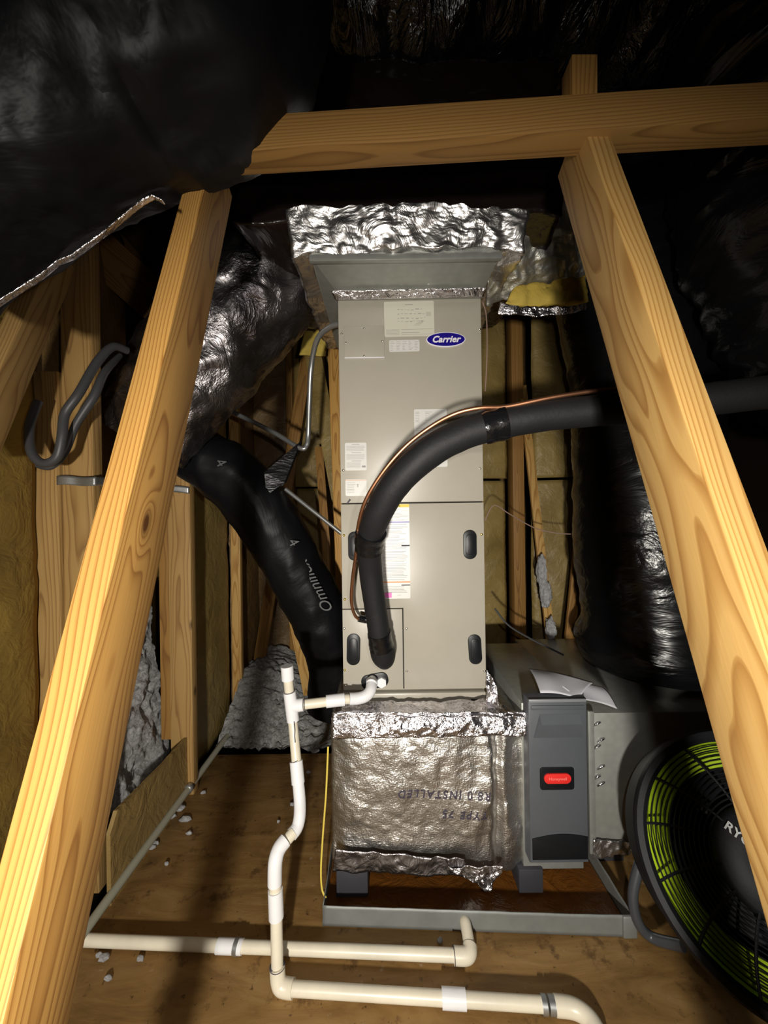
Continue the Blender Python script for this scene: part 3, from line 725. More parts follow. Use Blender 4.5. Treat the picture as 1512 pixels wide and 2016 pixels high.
# printing on the facing, upside down as in the place
def tproj(s, px, py, size):
    p = P(px, py, 1.072); Mx = Matrix.Translation(p) @ FR @ Matrix.Rotation(PI-0.03, 4, 'Z')
    return text_obj('facing_print', s, size, Mx, M['ink_dark'], rp, 0.15, 0.0004, 0.0006, 1.25)
tp1 = tproj('R8.0 INSTALLED', 877, 1570, 0.030)
tp2 = tproj('TYPE 75', 918, 1609, 0.030)
# the print lies on the bulging foil: drop each letter vertex onto it
from mathutils.bvhtree import BVHTree
fo = [o for o in rp.children if o.name.startswith('foil_facing')][0]
bvh = BVHTree.FromPolygons([v.co.copy() for v in fo.data.vertices], [tuple(p.vertices) for p in fo.data.polygons])
for t in (tp1, tp2):
    mw = WM[t.name]; inv = mw.inverted()
    bmx = bmesh.new(); bmx.from_mesh(t.data)
    bmesh.ops.triangulate(bmx, faces=bmx.faces[:]); bmesh.ops.subdivide_edges(bmx, edges=[e for e in bmx.edges if e.calc_length() > 0.008], cuts=2)
    for v in bmx.verts:
        w = mw @ v.co; hit = bvh.ray_cast(V((w.x, 0.9, w.z)), V((0, 1, 0)))
        if hit[0]: v.co = inv @ V((w.x, hit[0].y-0.0012-(0.0006 if v.co.z > 0 else 0), w.z))
    bmx.to_mesh(t.data); bmx.free()

# support blocks in the pan
def blk(px0, px1, py0, py1, Y, label_):
    a = P(px0, py1, Y); b2 = P(px1, py0, Y)
    return tag(boxobj('support_block', (a.x, Y, 0.012), (b2.x, Y+0.35, b2.z), M['rubber'], None, 0.004), label_, 'block')
blk(662, 724, 1712, 1757, 1.085, 'dark support block under the left end of the foil plenum')
blk(1022, 1070, 1712, 1748, 1.09, 'grey support block under the right end of the foil plenum')

# drain pan
pan = thing('drain_pan', 'shallow galvanised drain pan with rust-brown bottom under the unit', 'drain pan', (0.24, 1.4, 0.0))
px0, px1 = P(633, 1800, 1.007).x, P(1238, 1800, 1.007).x
boxobj('pan_bottom', (px0+0.003, 1.026, 0.001), (px1-0.003, 1.838, 0.006), M['rust'], pan, 0)
def lipfn(x0, y0, x1, y1):
    def fn(u, v):
        p = V((x0+(x1-x0)*u, y0+(y1-y0)*u, 0.001+0.054*v))
        w = 0.006*fbm(p*3, 2, 3)*v
        return p+V((w if x0 == x1 else 0, (w-0.006*v) if y0 == y1 else 0, 0.004*fbm(V((u*6, x0, y0)), 1)*v))
    return fn
patch('pan_lip', lipfn(px0, 1.024, px1, 0.986), 60, 6, M['galv_pan'], pan, 0.0022)
patch('pan_lip', lipfn(px1, 0.986, px1, 1.84), 40, 6, M['galv_pan'], pan, 0.0022)
patch('pan_lip', lipfn(px0, 1.024, px0, 1.84), 40, 6, M['galv_pan'], pan, 0.0022)
patch('pan_lip', lipfn(px0, 1.84, px1, 1.84), 40, 6, M['galv_pan'], pan, 0.0022)
bm = bmesh.new(); box(bm, (px1-0.03, 0.980, 0.002), (px1+0.006, 0.989, 0.058), 0.003); obj('corner_fold', bm, M['galv_pan'], pan)

# ------------------------------------------------------------------ air filter cabinet (charcoal door with a red badge)
fc = thing('air_cleaner', 'narrow charcoal-grey air cleaner with a red oval badge on its door beside the foil plenum', 'air cleaner', (0.48, 1.3, 0.05))
dx0, dx1 = P(1042, 1540, 1.06).x, P(1158, 1540, 1.06).x; dz1 = P(1100, 1377, 1.06).z; dz0 = P(1100, 1700, 1.06).z
bm = bmesh.new(); prism(bm, [(dx0, dz0), (dx1, dz0), (dx1, dz1), (dx0, dz1)], 1.06, 1.10, 0.006)
dr = obj('door', bm, M['grey_door'], fc, auto=35)
boxobj('housing', (dx0-0.004, 1.102, 0.07), (dx1+0.006, 1.60, dz1-0.030), M['galv'], fc, 0.002)
boxobj('top_edge', (dx0+0.001, 1.056, dz1-0.006), (dx1-0.004, 1.062, dz1+0.002), M['grey_trim'], fc, 0.001)
bm = bmesh.new(); box(bm, (dx0+0.008, 1.0565, dz1-0.028), (dx1-0.008, 1.062, dz1-0.016), 0.002); obj('raised_band', bm, M['grey_door'], dr, auto=35)
# finger recess
cx = (dx0+dx1)/2
bm = bmesh.new()
q = [(cx-0.068, dz1-0.105), (cx+0.068, dz1-0.105), (cx+0.060, dz1-0.062), (cx-0.050, dz1-0.062)]
a = [bm.verts.new((x, 1.0592, z)) for x, z in q[:2]]+[bm.verts.new((x, 1.046, z)) for x, z in q[2:]]
b2 = [bm.verts.new((cx+0.060, 1.0595, dz1-0.040)), bm.verts.new((cx-0.050, 1.0595, dz1-0.040))]
bm.faces.new(a); bm.faces.new((a[3], a[2], b2[0], b2[1])); bm.faces.new((a[1], b2[0], a[2])); bm.faces.new((a[0], a[3], b2[1]))
bmesh.ops.recalc_face_normals(bm, faces=bm.faces[:]); obj('finger_pull', bm, M['grey_door'], dr, smooth=False)
bxx, bzz = P(1097, 1532, 1.06).x, P(1097, 1532, 1.06).z
bm = bmesh.new(); prism(bm, rrect(bxx-0.001, bzz, 0.094, 0.062, 0.008), 1.0575, 1.061, 0.001); bb = obj('badge_recess', bm, M['blackplastic'], dr, auto=40)
bm = bmesh.new(); prism(bm, rrect(bxx-0.001, bzz+0.002, 0.074, 0.027, 0.0132, 8), 1.0535, 1.058, 0.001); rb = obj('red_badge', bm, M['red'], dr, auto=40); rb['label'] = 'red rounded badge with small pale lettering'
text_obj('badge_lettering', 'Honeywell', 0.0115, Matrix.Translation((bxx-0.001, 1.0532, bzz+0.002)) @ FR, M['red_light'], bb, 0, 0.0002)
x0, zz0 = P(1048, 1688, 1.06).x, P(1050, 1690, 1.06).z
pts = [(dx0+0.006, dz0+0.012), (dx1-0.004, dz0+0.012)]+[(dx1-0.004-(dx1-dx0-0.010)*k/12, dz0+0.070+0.012*math.sin(PI*(1-k/12)*0.9)) for k in range(13)]
bm = bmesh.new(); prism(bm, pts, 1.0572, 1.0605, 0.001); obj('lower_window', bm, M['blackplastic'], dr, auto=40)

# sheet metal return box to the right
rb_ = thing('return_box', 'plain galvanised sheet metal duct box standing behind the drum fan', 'duct', (1.0, 1.4, 0.0))
rx0 = P(1164, 1500, 1.14).x
boxobj('metal_box', (rx0, 1.14, 0.085), (1.62, 1.80, 0.495), M['galv'], rb_, 0.002)
boxobj('edge_flange', (rx0-0.012, 1.130, 0.085), (rx0+0.006, 1.142, 0.505), M['galv'], rb_, 0.002)
boxobj('support_leg', (rx0+0.05, 1.20, 0.0), (rx0+0.13, 1.75, 0.085), M['rubber'], rb_)
boxobj('support_leg', (1.45, 1.20, 0.0), (1.53, 1.75, 0.085), M['rubber'], rb_)
quadpatch('sealing_foil', [P(1166, 1690, 1.128), P(1240, 1680, 1.132), P(1240, 1655, 1.134), P(1166, 1650, 1.13)], 30, 10, M['foil'], rb_, 0.001,
          lambda p, u, v, n: n*0.008*ridged(p, 30, 3))
for k, py in enumerate((1430, 1462, 1475, 1515, 1535, 1548)):
    bm = bmesh.new(); p = P(1168+8*(k % 2), py, 1.137); tube(bm, [(p, 0.002), (p+V((0.012, -0.002, 0.010)), 0.004), (p+V((0.022, 0, 0.012)), 0.002)], 6)
    obj('mastic_dab', bm, M['foil_tape'], rb_)
# sloped metal transition behind the air cleaner
bm = bmesh.new()
q = [P(985, 1275, 1.58), P(1022, 1275, 1.58), P(1066, 1372, 1.155), P(1024, 1385, 1.125)]
qv = [bm.verts.new(p) for p in q]+[bm.verts.new(V((p.x, p.y, 0.45))) for p in q]
for f in ((0, 1, 2, 3), (0, 3, 7, 4), (3, 2, 6, 7), (2, 1, 5, 6), (1, 0, 4, 5), (7, 6, 5, 4)): bm.faces.new([qv[i] for i in f])
bmesh.ops.recalc_face_normals(bm, faces=bm.faces[:])
obj('sloped_transition', bm, M['galv'], fc, smooth=False)
bm = bmesh.new()
q = [P(1045, 1300, 1.62), P(1130, 1300, 1.62), P(1165, 1335, 1.50), P(1060, 1345, 1.40)]
qv = [bm.verts.new(p) for p in q]+[bm.verts.new(p-V((0, 0, 0.02))) for p in q]
for f in ((0, 1, 2, 3), (0, 3, 7, 4), (3, 2, 6, 7), (2, 1, 5, 6), (1, 0, 4, 5), (7, 6, 5, 4)): bm.faces.new([qv[i] for i in f])
bmesh.ops.recalc_face_normals(bm, faces=bm.faces[:])
obj('top_cover', bm, M['galv'], rb_, smooth=False)
# papers
pc = [P(1042, 1316, 1.31), P(1172, 1342, 1.25), P(1216, 1395, 1.165), P(1140, 1380, 1.125), P(1063, 1364, 1.145)]
def paper(name, c, label_, seed):
    return tag(quadpatch(name, c, 24, 12, M['paper'], None, 0.0012,
        lambda p, u, v, n: V((0, 0, 0.010*math.sin(PI*v)*(0.5+0.5*math.sin(6*u+seed))+0.006*math.sin(PI*u)))), label_, 'paper')
paper('paper_sheet', [P(1064, 1364, 1.092), P(1140, 1376, 1.075), P(1168, 1344, 1.14), P(1042, 1316, 1.24)], 'creased white paper sheet lying on top of the air cleaner', 0.5)
paper('paper_sheet', [P(1132, 1376, 1.080), P(1216, 1396, 1.110), P(1186, 1352, 1.17), P(1098, 1348, 1.13)], 'curled white paper sheet drooping over the sheet metal box', 2.5)

# ------------------------------------------------------------------ insulated refrigerant line and copper tube
il = thing('insulated_refrigerant_line', 'thick black foam-insulated refrigerant pipe curving from the right down the cabinet front', 'pipe', P(760, 980, 0.9))
ip = [(1720, 745, .76, .034), (1512, 772, .78, .034), (1300, 797, .80, .033), (1100, 815, .82, .033), (985, 834, .83, .034), (905, 858, .84, .034), (835, 898, .85, .035), (780, 952, .87, .034), (745, 1010, .91, .033), (728, 1062, .97, .032), (729, 1120, 1.03, .031), (738, 1190, 1.07, .031), (748, 1255, 1.10, .032), (755, 1290, 1.13, .036), (758, 1306, 1.16, .020)]
ipt = [(P(x, y, Y), r) for x, y, Y, r in ip]
tubeobj('foam_sleeve', ipt, M['foam'], il, 32, 10, lambda p, a, s: 0.0025*fbm(p, 16, 3)-0.002*max(0, ridged(p, 8, 1)-0.8))
def band(i0, f0, i1, f1, name, m, grow, parent):
    sp_ = spline(ipt, 10); a = int((i0+f0)*10); b2 = int((i1+f1)*10)
    bm = bmesh.new(); tube(bm, [(p, r+grow+0.001*math.sin(k*2.1)) for k, (p, r) in enumerate(sp_[a:b2+1])], 28, True, lambda p, a_, s: 0.0015*fbm(p, 40, 2))
    return obj(name, bm, m, parent, auto=60)
band(3, 0.9, 4, 0.4, 'tape_band', M['tape_black'], 0.0035, il)
band(8, 0.75, 9, 0.35, 'tape_band', M['tape_black'], 0.006, il)
band(11, 0.85, 12, 0.4, 'tape_band', M['tape_black'], 0.002, il)
cp = [(1400, 762, .80), (1215, 766, .80), (1100, 780, .80), (1000, 800, .81), (945, 803, .81), (895, 815, .82), (845, 842, .84), (795, 882, .85), (750, 935, .87), (718, 990, .90), (704, 1045, .95), (701, 1090, 1.00), (694, 1140, 1.07), (692, 1185, 1.11), (700, 1213, 1.14), (716, 1222, 1.155)]
tag(tubeobj('copper_liquid_line', [(P(x, y, Y), 0.0048) for x, y, Y in cp], M['copper'], None, 12, 8), 'thin bare copper tube running alongside the black insulated pipe', 'pipe')
tubeobj('stub_sleeve', [(P(706, 1217, 1.150), 0.0105), (P(722, 1220, 1.155), 0.0115), (P(738, 1218, 1.15), 0.0115)], M['tape_black'], il, 14, 4)

# ------------------------------------------------------------------ condensate drain pipe
RP = 0.0134; RF = 0.0175
dpp = thing('drain_pipe', 'white PVC drain pipe with tee and elbows dropping from cabinet to floor', 'pipe', P(560, 1940, 0.885))
def pc_(pts, r, m, name, sub=6): return tubeobj(name, [(P(x, y, Y), r) for x, y, Y in pts], m, dpp, 20, sub if len(pts) > 2 else 1)
pc_([(565, 1311, 1.085), (567, 1338, 1.085)], RF, M['pvc'], 'end_cap')
pc_([(567, 1336, 1.085), (570, 1366, 1.085)], RP, M['pvc_cream'], 'pipe')
tee = pc_([(570, 1362, 1.085), (577, 1418, 1.085)], RF, M['pvc'], 'tee_fitting')
tubeobj('branch', [(P(573, 1390, 1.085), RF), (P(598, 1387, 1.085), RF)], M['pvc'], tee, 20, 1)
pc_([(598, 1387, 1.085), (648, 1381, 1.10)], RP, M['pvc_cream'], 'pipe')
pc_([(642, 1381, 1.10), (678, 1377, 1.11)], RF, M['pvc'], 'coupling')
pc_([(676, 1377, 1.11), (692, 1376, 1.115)], RP, M['pvc_cream'], 'pipe')
pc_([(688, 1376, 1.115), (705, 1375, 1.12), (720, 1370, 1.125), (729, 1360, 1.135), (731, 1350, 1.15)], 0.0165, M['pvc'], 'elbow')
pc_([(731, 1352, 1.145), (732, 1342, 1.165), (733, 1339, 1.195)], 0.0145, M['pvc'], 'threaded_nipple')
for k in range(3):
    p = P(731.5, 1346-2.2*k, 1.152+0.012*k)
    bm = bmesh.new(); tube(bm, [(p, 0.0165), (p+V((0.0005, 0.004, 0.002)), 0.0165)], 16); obj('thread_ring', bm, M['pvc'], dpp)
pc_([(576, 1416, 1.085), (584, 1502, 1.05)], RP, M['pvc_cream'], 'pipe')
pc_([(583, 1498, 1.052), (587, 1542, 1.035)], RF, M['pvc'], 'coupling')
pc_([(587, 1540, 1.035), (590, 1575, 1.02), (590, 1605, 1.00), (585, 1628, 0.985), (574, 1643, 0.97)], 0.0155, M['pvc'], 'elbow')
pc_([(578, 1638, 0.972), (556, 1664, 0.95)], RP, M['pvc_cream'], 'pipe')
pc_([(562, 1654, 0.955), (549, 1672, 0.94), (542, 1698, 0.925), (541, 1740, 0.92)], 0.0170, M['pvc'], 'elbow')
pc_([(541, 1735, 0.92), (543, 1760, 0.918)], RP+0.001, M['pvc_cream'], 'pipe')
pc_([(542, 1752, 0.918), (544, 1806, 0.912)], RF, M['pvc'], 'coupling')
pc_([(544, 1800, 0.912), (546, 1912, 0.892)], RP+0.0005, M['pvc_cream'], 'pipe')
pc_([(546, 1902, 0.893), (547, 1925, 0.888), (552, 1940, 0.884), (566, 1945, 0.882), (578, 1946, 0.88)], RF, M['pvc_cream'], 'elbow')
l1 = Pz(576, 1946, 0.020); l2 = Pz(895, 1966, 0.020); l3 = Pz(1075, 1978, 0.020)
def pw(pts, r, m, name, sub=6): return tubeobj(name, [(V(p), r) for p in pts], m, dpp, 20, sub if len(pts) > 2 else 1)
pw([l1, l3], RP, M['pvc_cream'], 'pipe')
pw([Pz(870, 1964.5, 0.020), Pz(917, 1967.5, 0.020)], RF, M['pvc'], 'coupling')
pw([Pz(1066, 1977, 0.020), Pz(1076, 1978, 0.020)], RP+0.003, M['steel'], 'pipe_clamp')
pw([Pz(1080, 1978, 0.020), Pz(1092, 1979, 0.020)], RP+0.003, M['steel'], 'pipe_clamp')
e0 = Pz(1092, 1979, 0.020)
pw([e0, e0+V((0.040, -0.006, 0)), e0+V((0.065, -0.025, 0)), e0+V((0.072, -0.055, 0))], RF, M['pvc_cream'], 'elbow')
pw([e0+V((0.072, -0.050, 0)), e0+V((0.085, -0.30, 0))], RP, M['pvc_cream'], 'pipe')
def ringat(a, b2, r=RF+0.0008):
    a = V(a); d = (V(b2)-a).normalized(); bm = bmesh.new(); tube(bm, [(a, r), (a+d*0.0022, r)], 20); obj('primer_ring', bm, M['pvc_ring'], dpp)
ringat(P(570, 1361, 1.085), P(577, 1418, 1.085), RP+0.001); ringat(P(577, 1418, 1.085), P(584, 1500, 1.05), RP+0.001)
ringat(P(598, 1387, 1.085), P(640, 1381, 1.10), RP+0.001); ringat(P(582, 1497, 1.052), P(584, 1502, 1.05), RP+0.001)
ringat(P(546, 1901, 0.893), P(546, 1912, 0.892), RF+0.0004); ringat(P(688, 1376, 1.115), P(700, 1375, 1.118), RP+0.002)
bm = bmesh.new()
dr_ = [P(579, 1420, 1.069), P(580.5, 1438, 1.062), P(580, 1450, 1.057), P(581, 1462, 1.052)]
tube(bm, [(p, 0.0012) for p in dr_], 6); obj('primer_drip', bm, M['pvc_ring'], dpp)

# pan drain pipe on the floor behind it
pd = thing('pan_drain_pipe', 'cream PVC pipe on the deck turning up into the drain pan lip', 'pipe', Pz(700, 1875, 0.02))
def pq(pts, r, m, name, sub=6): return tubeobj(name, [(V(p), r) for p in pts], m, pd, 20, sub if len(pts) > 2 else 1)
q0 = Pz(60, 1846, 0.018); q1 = Pz(900, 1881, 0.020)
pq([q0, q1], RP, M['pvc_cream'], 'pipe')
pq([Pz(428, 1862, 0.019), Pz(478, 1864, 0.019)], RP+0.0022, M['pvc'], 'coupling')
pq([Pz(462, 1863, 0.019), Pz(470, 1864, 0.019)], RP+0.0035, M['steel'], 'pipe_clamp')
pq([Pz(893, 1881, 0.020), Pz(915, 1882, 0.020), Pz(924, 1876, 0.022), Pz(925, 1862, 0.024)], RF, M['pvc_cream'], 'elbow')
pq([Pz(925, 1866, 0.024), P(917, 1822, 0.992), P(915, 1814, 1.006)], RP+0.001, M['pvc_cream'], 'pipe')
ringat2 = Pz(893, 1881, 0.020); bm = bmesh.new(); tube(bm, [(ringat2, RF+0.001), (ringat2+V((0.002, 0, 0)), RF+0.001)], 20); obj('primer_ring', bm, M['pvc_ring'], pd)

# conduit along the foot of the left wall
c0 = Pz(178, 1818, 0.035); c1 = Pz(372, 1552, 0.035); c2 = Pz(480, 1405, 0.04); c3 = Pz(560, 1290, 0.05)
cd = thing('floor_conduit', 'long pale grey conduit lying along the foot of the left wall', 'conduit', c1)
tubeobj('conduit_pipe', [(V((c0.x-0.02, 0.3, 0.02)), 0.0125), (c0, 0.0125), (c1, 0.0125), (c2, 0.0125)], M['conduit'], cd, 14, 6)
bm = bmesh.new(); d = (c2-c1).normalized(); tube(bm, [(c1-d*0.012, 0.017), (c1+d*0.012, 0.017)], 14); obj('conduit_strap', bm, M['steel'], cd)

# conduits left of the cabinet
tag(tubeobj('conduit_whip', [(P(668, 638, 1.30), 0.0095), (P(648, 645, 1.32), 0.0095), (P(625, 668, 1.36), 0.0095), (P(613, 720, 1.42), 0.0095), (P(609, 790, 1.46), 0.0095), (P(607, 850, 1.5), 0.0095), (P(604, 876, 1.5), 0.0095), (P(590, 882, 1.5), 0.0095), (P(540, 852, 1.55), 0.0095), (P(452, 808, 1.62), 0.0095)], M['steel'], None, 12, 8),
    'grey metal conduit bowing out of the cabinet top left and bending away to the left', 'conduit')
tag(rod('conduit_rod', P(562, 963, 1.52), P(672, 1050, 1.50), 0.008, M['steel'], None, 12), 'short thin grey conduit slanting down toward the cabinet from the small black flex duct', 'conduit')
# kraft strip and boards in the gap left of the cabinet
tag(board('leaning_board', P(652, 560, 1.95), P(682, 1430, 1.95), 0.012, 0.055, (0, 1, 0), M['pine']), 'narrow pale board standing upright just left of the cabinet', 'timber')
tag(board('leaning_board', P(600, 610, 2.1), P(745, 1390, 2.1), 0.012, 0.09, (0, 1, 0), M['kraft']), 'brown kraft-faced strip slanting behind the grey conduit', 'insulation')
(quadpatch('torn_insulation', [P(590, 700, 1.88), P(640, 700, 1.88), P(655, 605, 1.86), P(612, 600, 1.86)], 16, 24, M['fiberglass'], fb, 0.01,
    lambda p, u, v, n: n*0.03*fbm(p, 12, 3)))
tag(board('truss_web', P(566, 1140, 2.05), P(610, 1365, 2.05), 0.038, 0.06, (0, 1, 0), M['pine_gold']), 'orange-lit timber foot slanting down behind the small black flex duct', 'timber')
tag(board('truss_web', P(668, 1420, 1.95), P(628, 880, 2.15), 0.02, 0.045, (0, 1, 0), M['pine_dark']), 'thin brown timber behind the slanting conduit rod', 'timber')
tag(board('truss_web', P(605, 700, 2.3), P(500, 1372, 2.3), 0.02, 0.07, (0, 1, 0), M['pine_dark']), 'dark timber leaning behind the conduit bend', 'timber')

# right of the cabinet
eb = thing('insulated_web', 'thin timber web with white foam fluff stuck to it, right of the cabinet', 'timber', P(1060, 1100, 1.9))
board('timber', P(1087, 1290, 1.85), P(1028, 760, 2.05), 0.02, 0.040, (0, 1, 0), M['pine_gold'], eb)
def blob(name, c, rx, rz, m, parent, seed):
    bm = bmesh.new(); bmesh.ops.create_icosphere(bm, subdivisions=4, radius=1)
    for v in bm.verts:
        q = v.co.copy(); k = 1+0.55*fbm(q*1.0, 2.2, 4, seed)
        v.co = c+V((q.x*rx*k, q.y*0.03*k, q.z*rz*k))
    return obj(name, bm, m, parent)
blob('fluff', P(1066, 1125, 1.85), 0.022, 0.075, M['fluff_white'], eb, 1)
blob('fluff', P(1074, 1170, 1.84), 0.026, 0.062, M['fluff_white'], eb, 2)
blob('fluff', P(1084, 1238, 1.82), 0.022, 0.052, M['fluff_white'], eb, 3)
tag(blob('fluff_clump', P(1108, 1272, 1.80), 0.022, 0.014, M['fluff_white'], None, 5), 'small white tuft of insulation on the sheet metal box behind the papers', 'insulation')
tag(board('truss_web', P(1118, 1290, 1.80), P(1160, 860, 1.95), 0.02, 0.045, (0, 1, 0), M['pine_dark']), 'brown timber standing against the left side of the tall black duct', 'timber')
tag(board('truss_web', P(1085, 1290, 2.2), P(1170, 860, 2.3), 0.02, 0.10, (0, 1, 0), M['pine_dark']), 'wide dark timber far behind the timber with white fluff', 'timber')
def wire(name, pts, r, m, label_):
    return tag(tubeobj(name, [(P(*q), r) for q in pts], m, None, 6, 8), label_, 'wire')
wire('thermostat_wire', [(948, 590, 1.30), (957, 620, 1.30), (959, 680, 1.30), (957, 740, 1.32), (955, 770, 1.35)], 0.0022, M['wire_pink'], 'thin brownish wire hanging down the right side of the cabinet')
wire('thermostat_wire', [(955, 1025, 1.60), (972, 995, 1.60), (1000, 1010, 1.62), (1030, 1028, 1.65), (1060, 1042, 1.66), (1100, 1050, 1.66), (1145, 1052, 1.66)], 0.0024, M['wire_pink'], 'thin wire sagging from the cabinet to the tall black duct')
wire('loose_cable', [(974, 1198, 1.60), (1000, 1230, 1.58), (1040, 1255, 1.56), (1080, 1275, 1.54), (1110, 1290, 1.52)], 0.004, M['cable'], 'dull cable running down behind the sheet metal transition')
wire('yellow_wire', [(646, 1470, 1.10), (642, 1560, 1.09), (636, 1640, 1.085), (632, 1710, 1.075), (634, 1750, 1.07), (642, 1768, 1.06)], 0.0026, M['wire_yellow'], 'yellow wire hanging down the left side of the foil plenum')

# cables looping on the left studs
cl = thing('cable_loop', 'thick grey cables hanging in a drooping loop on the upper left studs', 'cable', P(130, 860, 1.0))
tubeobj('cable', [(P(250, 690, 1.12), 0.011), (P(222, 683, 1.08), 0.011), (P(190, 715, 1.04), 0.011), (P(155, 775, 1.0), 0.011), (P(128, 815, .99), 0.011), (P(122, 860, .98), 0.011), (P(112, 900, .98), 0.011), (P(85, 912, .98), 0.011), (P(62, 890, .98), 0.011), (P(58, 840, 1.0), 0.011), (P(75, 790, 1.02), 0.011)], M['cable'], cl, 14, 8)
tubeobj('cable', [(P(235, 700, 1.14), 0.009), (P(205, 735, 1.07), 0.010), (P(185, 780, 1.04), 0.011), (P(150, 835, 1.03), 0.010), (P(128, 890, 1.02), 0.009), (P(100, 918, 1.0), 0.009), (P(75, 915, 1.0), 0.009)], M['cable'], cl, 14, 8)
# strap across the studs
spt = [(112, 946, 1.100), (150, 947, 1.102), (188, 947, 1.100), (215, 950, 1.17), (330, 961, 1.495), (372, 966, 1.498)]
def strapf(u, v):
    k = u*(len(spt)-1); i = min(int(k), len(spt)-2); f = k-i
    a_ = P(*spt[i]); c_ = P(*spt[i+1]); p = a_.lerp(c_, f)
    return p+V((0, -0.003*math.sin(22*u), (v-0.5)*0.026+0.0015*math.sin(15*u)))
tag(patch('metal_strap', strapf, 60, 4, M['steel'], None, 0.0015), 'grey metal strap nailed across the left wall studs', 'strap')
# grey duct piece between the timbers at far left
duct('flex_duct', 'small dull grey-black duct glimpsed between the timbers at the far left', [(P(20, 760, 1.35), 0.09), (P(70, 715, 1.35), 0.10), (P(110, 640, 1.35), 0.10)], M['foil_dark'], wr_long(0.012, 9, 30), seg=40, sub=12)

# ------------------------------------------------------------------ drum fan
FCN = P(1520, 1702, 0.82)
fan = thing('drum_fan', 'round black drum fan with lime-green ring behind its grille at the lower right', 'fan', FCN)
nrm = V((-0.30, -0.80, 0.52)).normalized()
fxv = V((0, 0, 1)).cross(nrm).normalized(); fyv = nrm.cross(fxv)
FM = Matrix((fxv, fyv, nrm)).transposed().to_4x4(); FM.translation = FCN
def fobj(name, bm, m, parent=fan, sm=True): return obj(name, bm, m, parent, FM, sm, 40)
def lathe(bm, prof, seg=72):
    rings = [[bm.verts.new((r*math.cos(2*PI*k/seg), r*math.sin(2*PI*k/seg), z)) for k in range(seg)] for r, z in prof]
    for i in range(len(prof)-1):
        for k in range(seg): bm.faces.new((rings[i][k], rings[i][(k+1) % seg], rings[i+1][(k+1) % seg], rings[i+1][k]))
    bmesh.ops.recalc_face_normals(bm, faces=bm.faces[:])
bm = bmesh.new(); lathe(bm, [(0.228, 0.012), (0.236, 0.018), (0.248, 0.016), (0.254, 0.004), (0.250, -0.02), (0.246, -0.14), (0.235, -0.15), (0.225, -0.14), (0.232, -0.02), (0.228, 0.012)])
fobj('drum_shell', bm, M['fan_black'])
bm = bmesh.new(); lathe(bm, [(0.231, -0.012), (0.222, -0.030), (0.172, -0.048), (0.170, -0.052), (0.220, -0.035), (0.2285, -0.014)]); fobj('green_liner', bm, M['green'])
bm = bmesh.new(); lathe(bm, [(0.0005, 0.016), (0.045, 0.017), (0.092, 0.012), (0.100, 0.004), (0.102, -0.012), (0.0005, -0.012)], 48); hub = fobj('hub', bm, M['fan_black'])
for i in range(14):
    r = 0.109+0.0091*i; z = 0.008-0.004*(i/14)
    bm = bmesh.new(); seg = 64
    pth = [(V((r*math.cos(2*PI*k/seg), r*math.sin(2*PI*k/seg), z)), 0.0017) for k in range(seg+1)]
    tube(bm, pth, 6, False); fobj('grille_ring', bm, M['fan_black'])
for i in range(14):
    a = 2*PI*i/14+0.2; pth = []
    for k in range(9):
        r = 0.07+0.165*k/8; b2 = a+0.16*(k/8)**1.5; pth.append((V((r*math.cos(b2), r*math.sin(b2), 0.006)), 0.0030))
    bm = bmesh.new(); tube(bm, pth, 6); fobj('grille_spoke', bm, M['fan_black'])
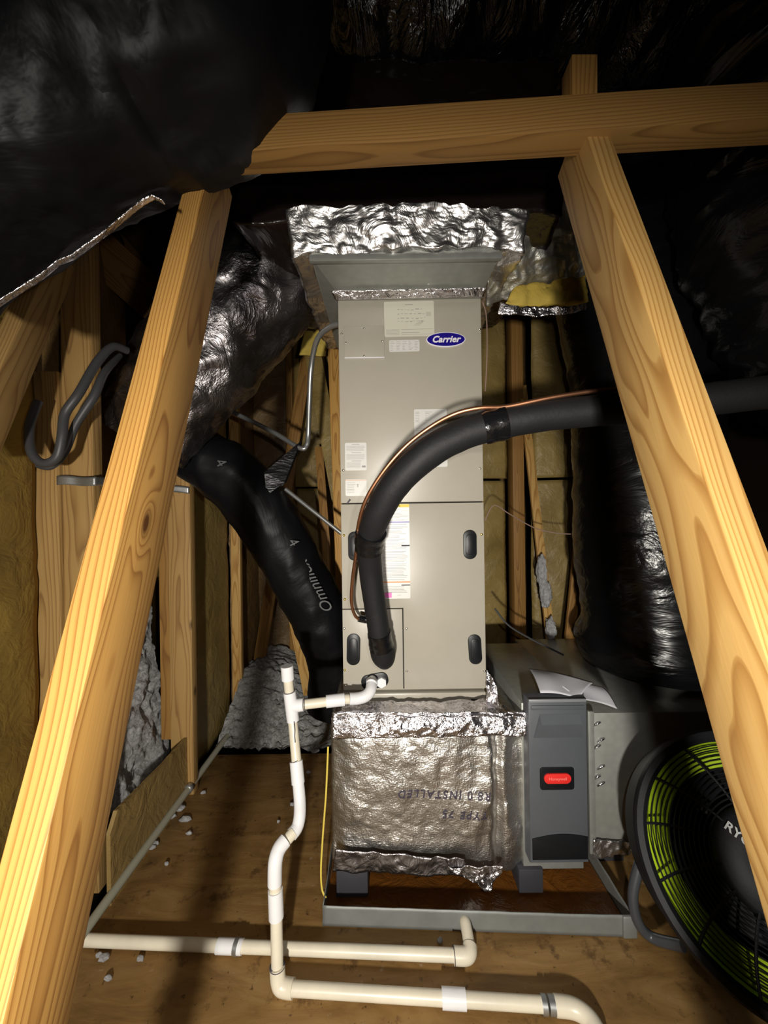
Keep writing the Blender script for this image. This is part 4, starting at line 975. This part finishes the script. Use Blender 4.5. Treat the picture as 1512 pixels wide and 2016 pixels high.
for i in range(4):
    a0 = 2*PI*i/4+0.3; bm = bmesh.new(); g = []
    for j in range(9):
        r = 0.05+0.15*j/8; row = []
        for k in range(9):
            a = a0+(k/8-0.5)*(1.15-0.2*j/8)+0.25*j/8
            row.append(bm.verts.new((r*math.cos(a), r*math.sin(a), -0.085+0.05*(k/8-0.5))))
        g.append(row)
    for j in range(8):
        for k in range(8): bm.faces.new((g[j][k], g[j][k+1], g[j+1][k+1], g[j+1][k]))
    o = fobj('fan_blade', bm, M['fan_black']); md = o.modifiers.new('thickness', 'SOLIDIFY'); md.thickness = 0.003
bm = bmesh.new(); lathe(bm, [(0.0005, -0.10), (0.06, -0.10), (0.065, -0.05), (0.0005, -0.045)], 32); fobj('motor', bm, M['fan_black'])
bm = bmesh.new(); lathe(bm, [(0.0005, -0.125), (0.20, -0.125), (0.222, -0.118), (0.20, -0.118), (0.0005, -0.118)], 48); fobj('rear_grille', bm, M['fan_black'])
text_obj('fan_lettering', 'RYOBI', 0.025, FM @ Matrix.Translation((-0.046, 0.034, 0.0183)) @ Matrix.Rotation(-0.62, 4, 'Z'), M['fan_text'], hub, 0.0, 0.0004, 0.0006)
# stand: bent tube foot at the left of the drum
st = [P(1262, 1690, 0.98), P(1246, 1760, 0.97), P(1256, 1815, 0.96), P(1285, 1846, 0.95), P(1345, 1862, 0.90)]
tubeobj('stand_tube', [(p, 0.012) for p in st], M['fan_grey'], fan, 14, 8)

# insulation bits on the deck
k = 0
for px, py, r in ((352, 1590, 14), (338, 1605, 10), (365, 1612, 12), (304, 1660, 9), (300, 1668, 7), (205, 1885, 10), (195, 1880, 7), (276, 1887, 7), (213, 1925, 7), (620, 1478, 9), (575, 1583, 5), (607, 1520, 5), (866, 1852, 6), (548, 1617, 3), (328, 1700, 4), (320, 1590, 9), (400, 1560, 6), (372, 1640, 6)):
    c = Pz(px, py, 0.006); s = r*c.y/FOC
    bm = bmesh.new(); bmesh.ops.create_icosphere(bm, subdivisions=2, radius=1)
    for v in bm.verts:
        q = v.co.copy(); f = 1+0.7*fbm(q, 1.8, 3, k*3.1); v.co = c+V((q.x*s*f, q.y*s*0.7*f, q.z*0.006*f))
    tag(obj('insulation_bit', bm, M['fluff_white']), 'white crumb of insulation lying loose on the brown deck', 'insulation', 'insulation crumbs on the deck'); k += 1
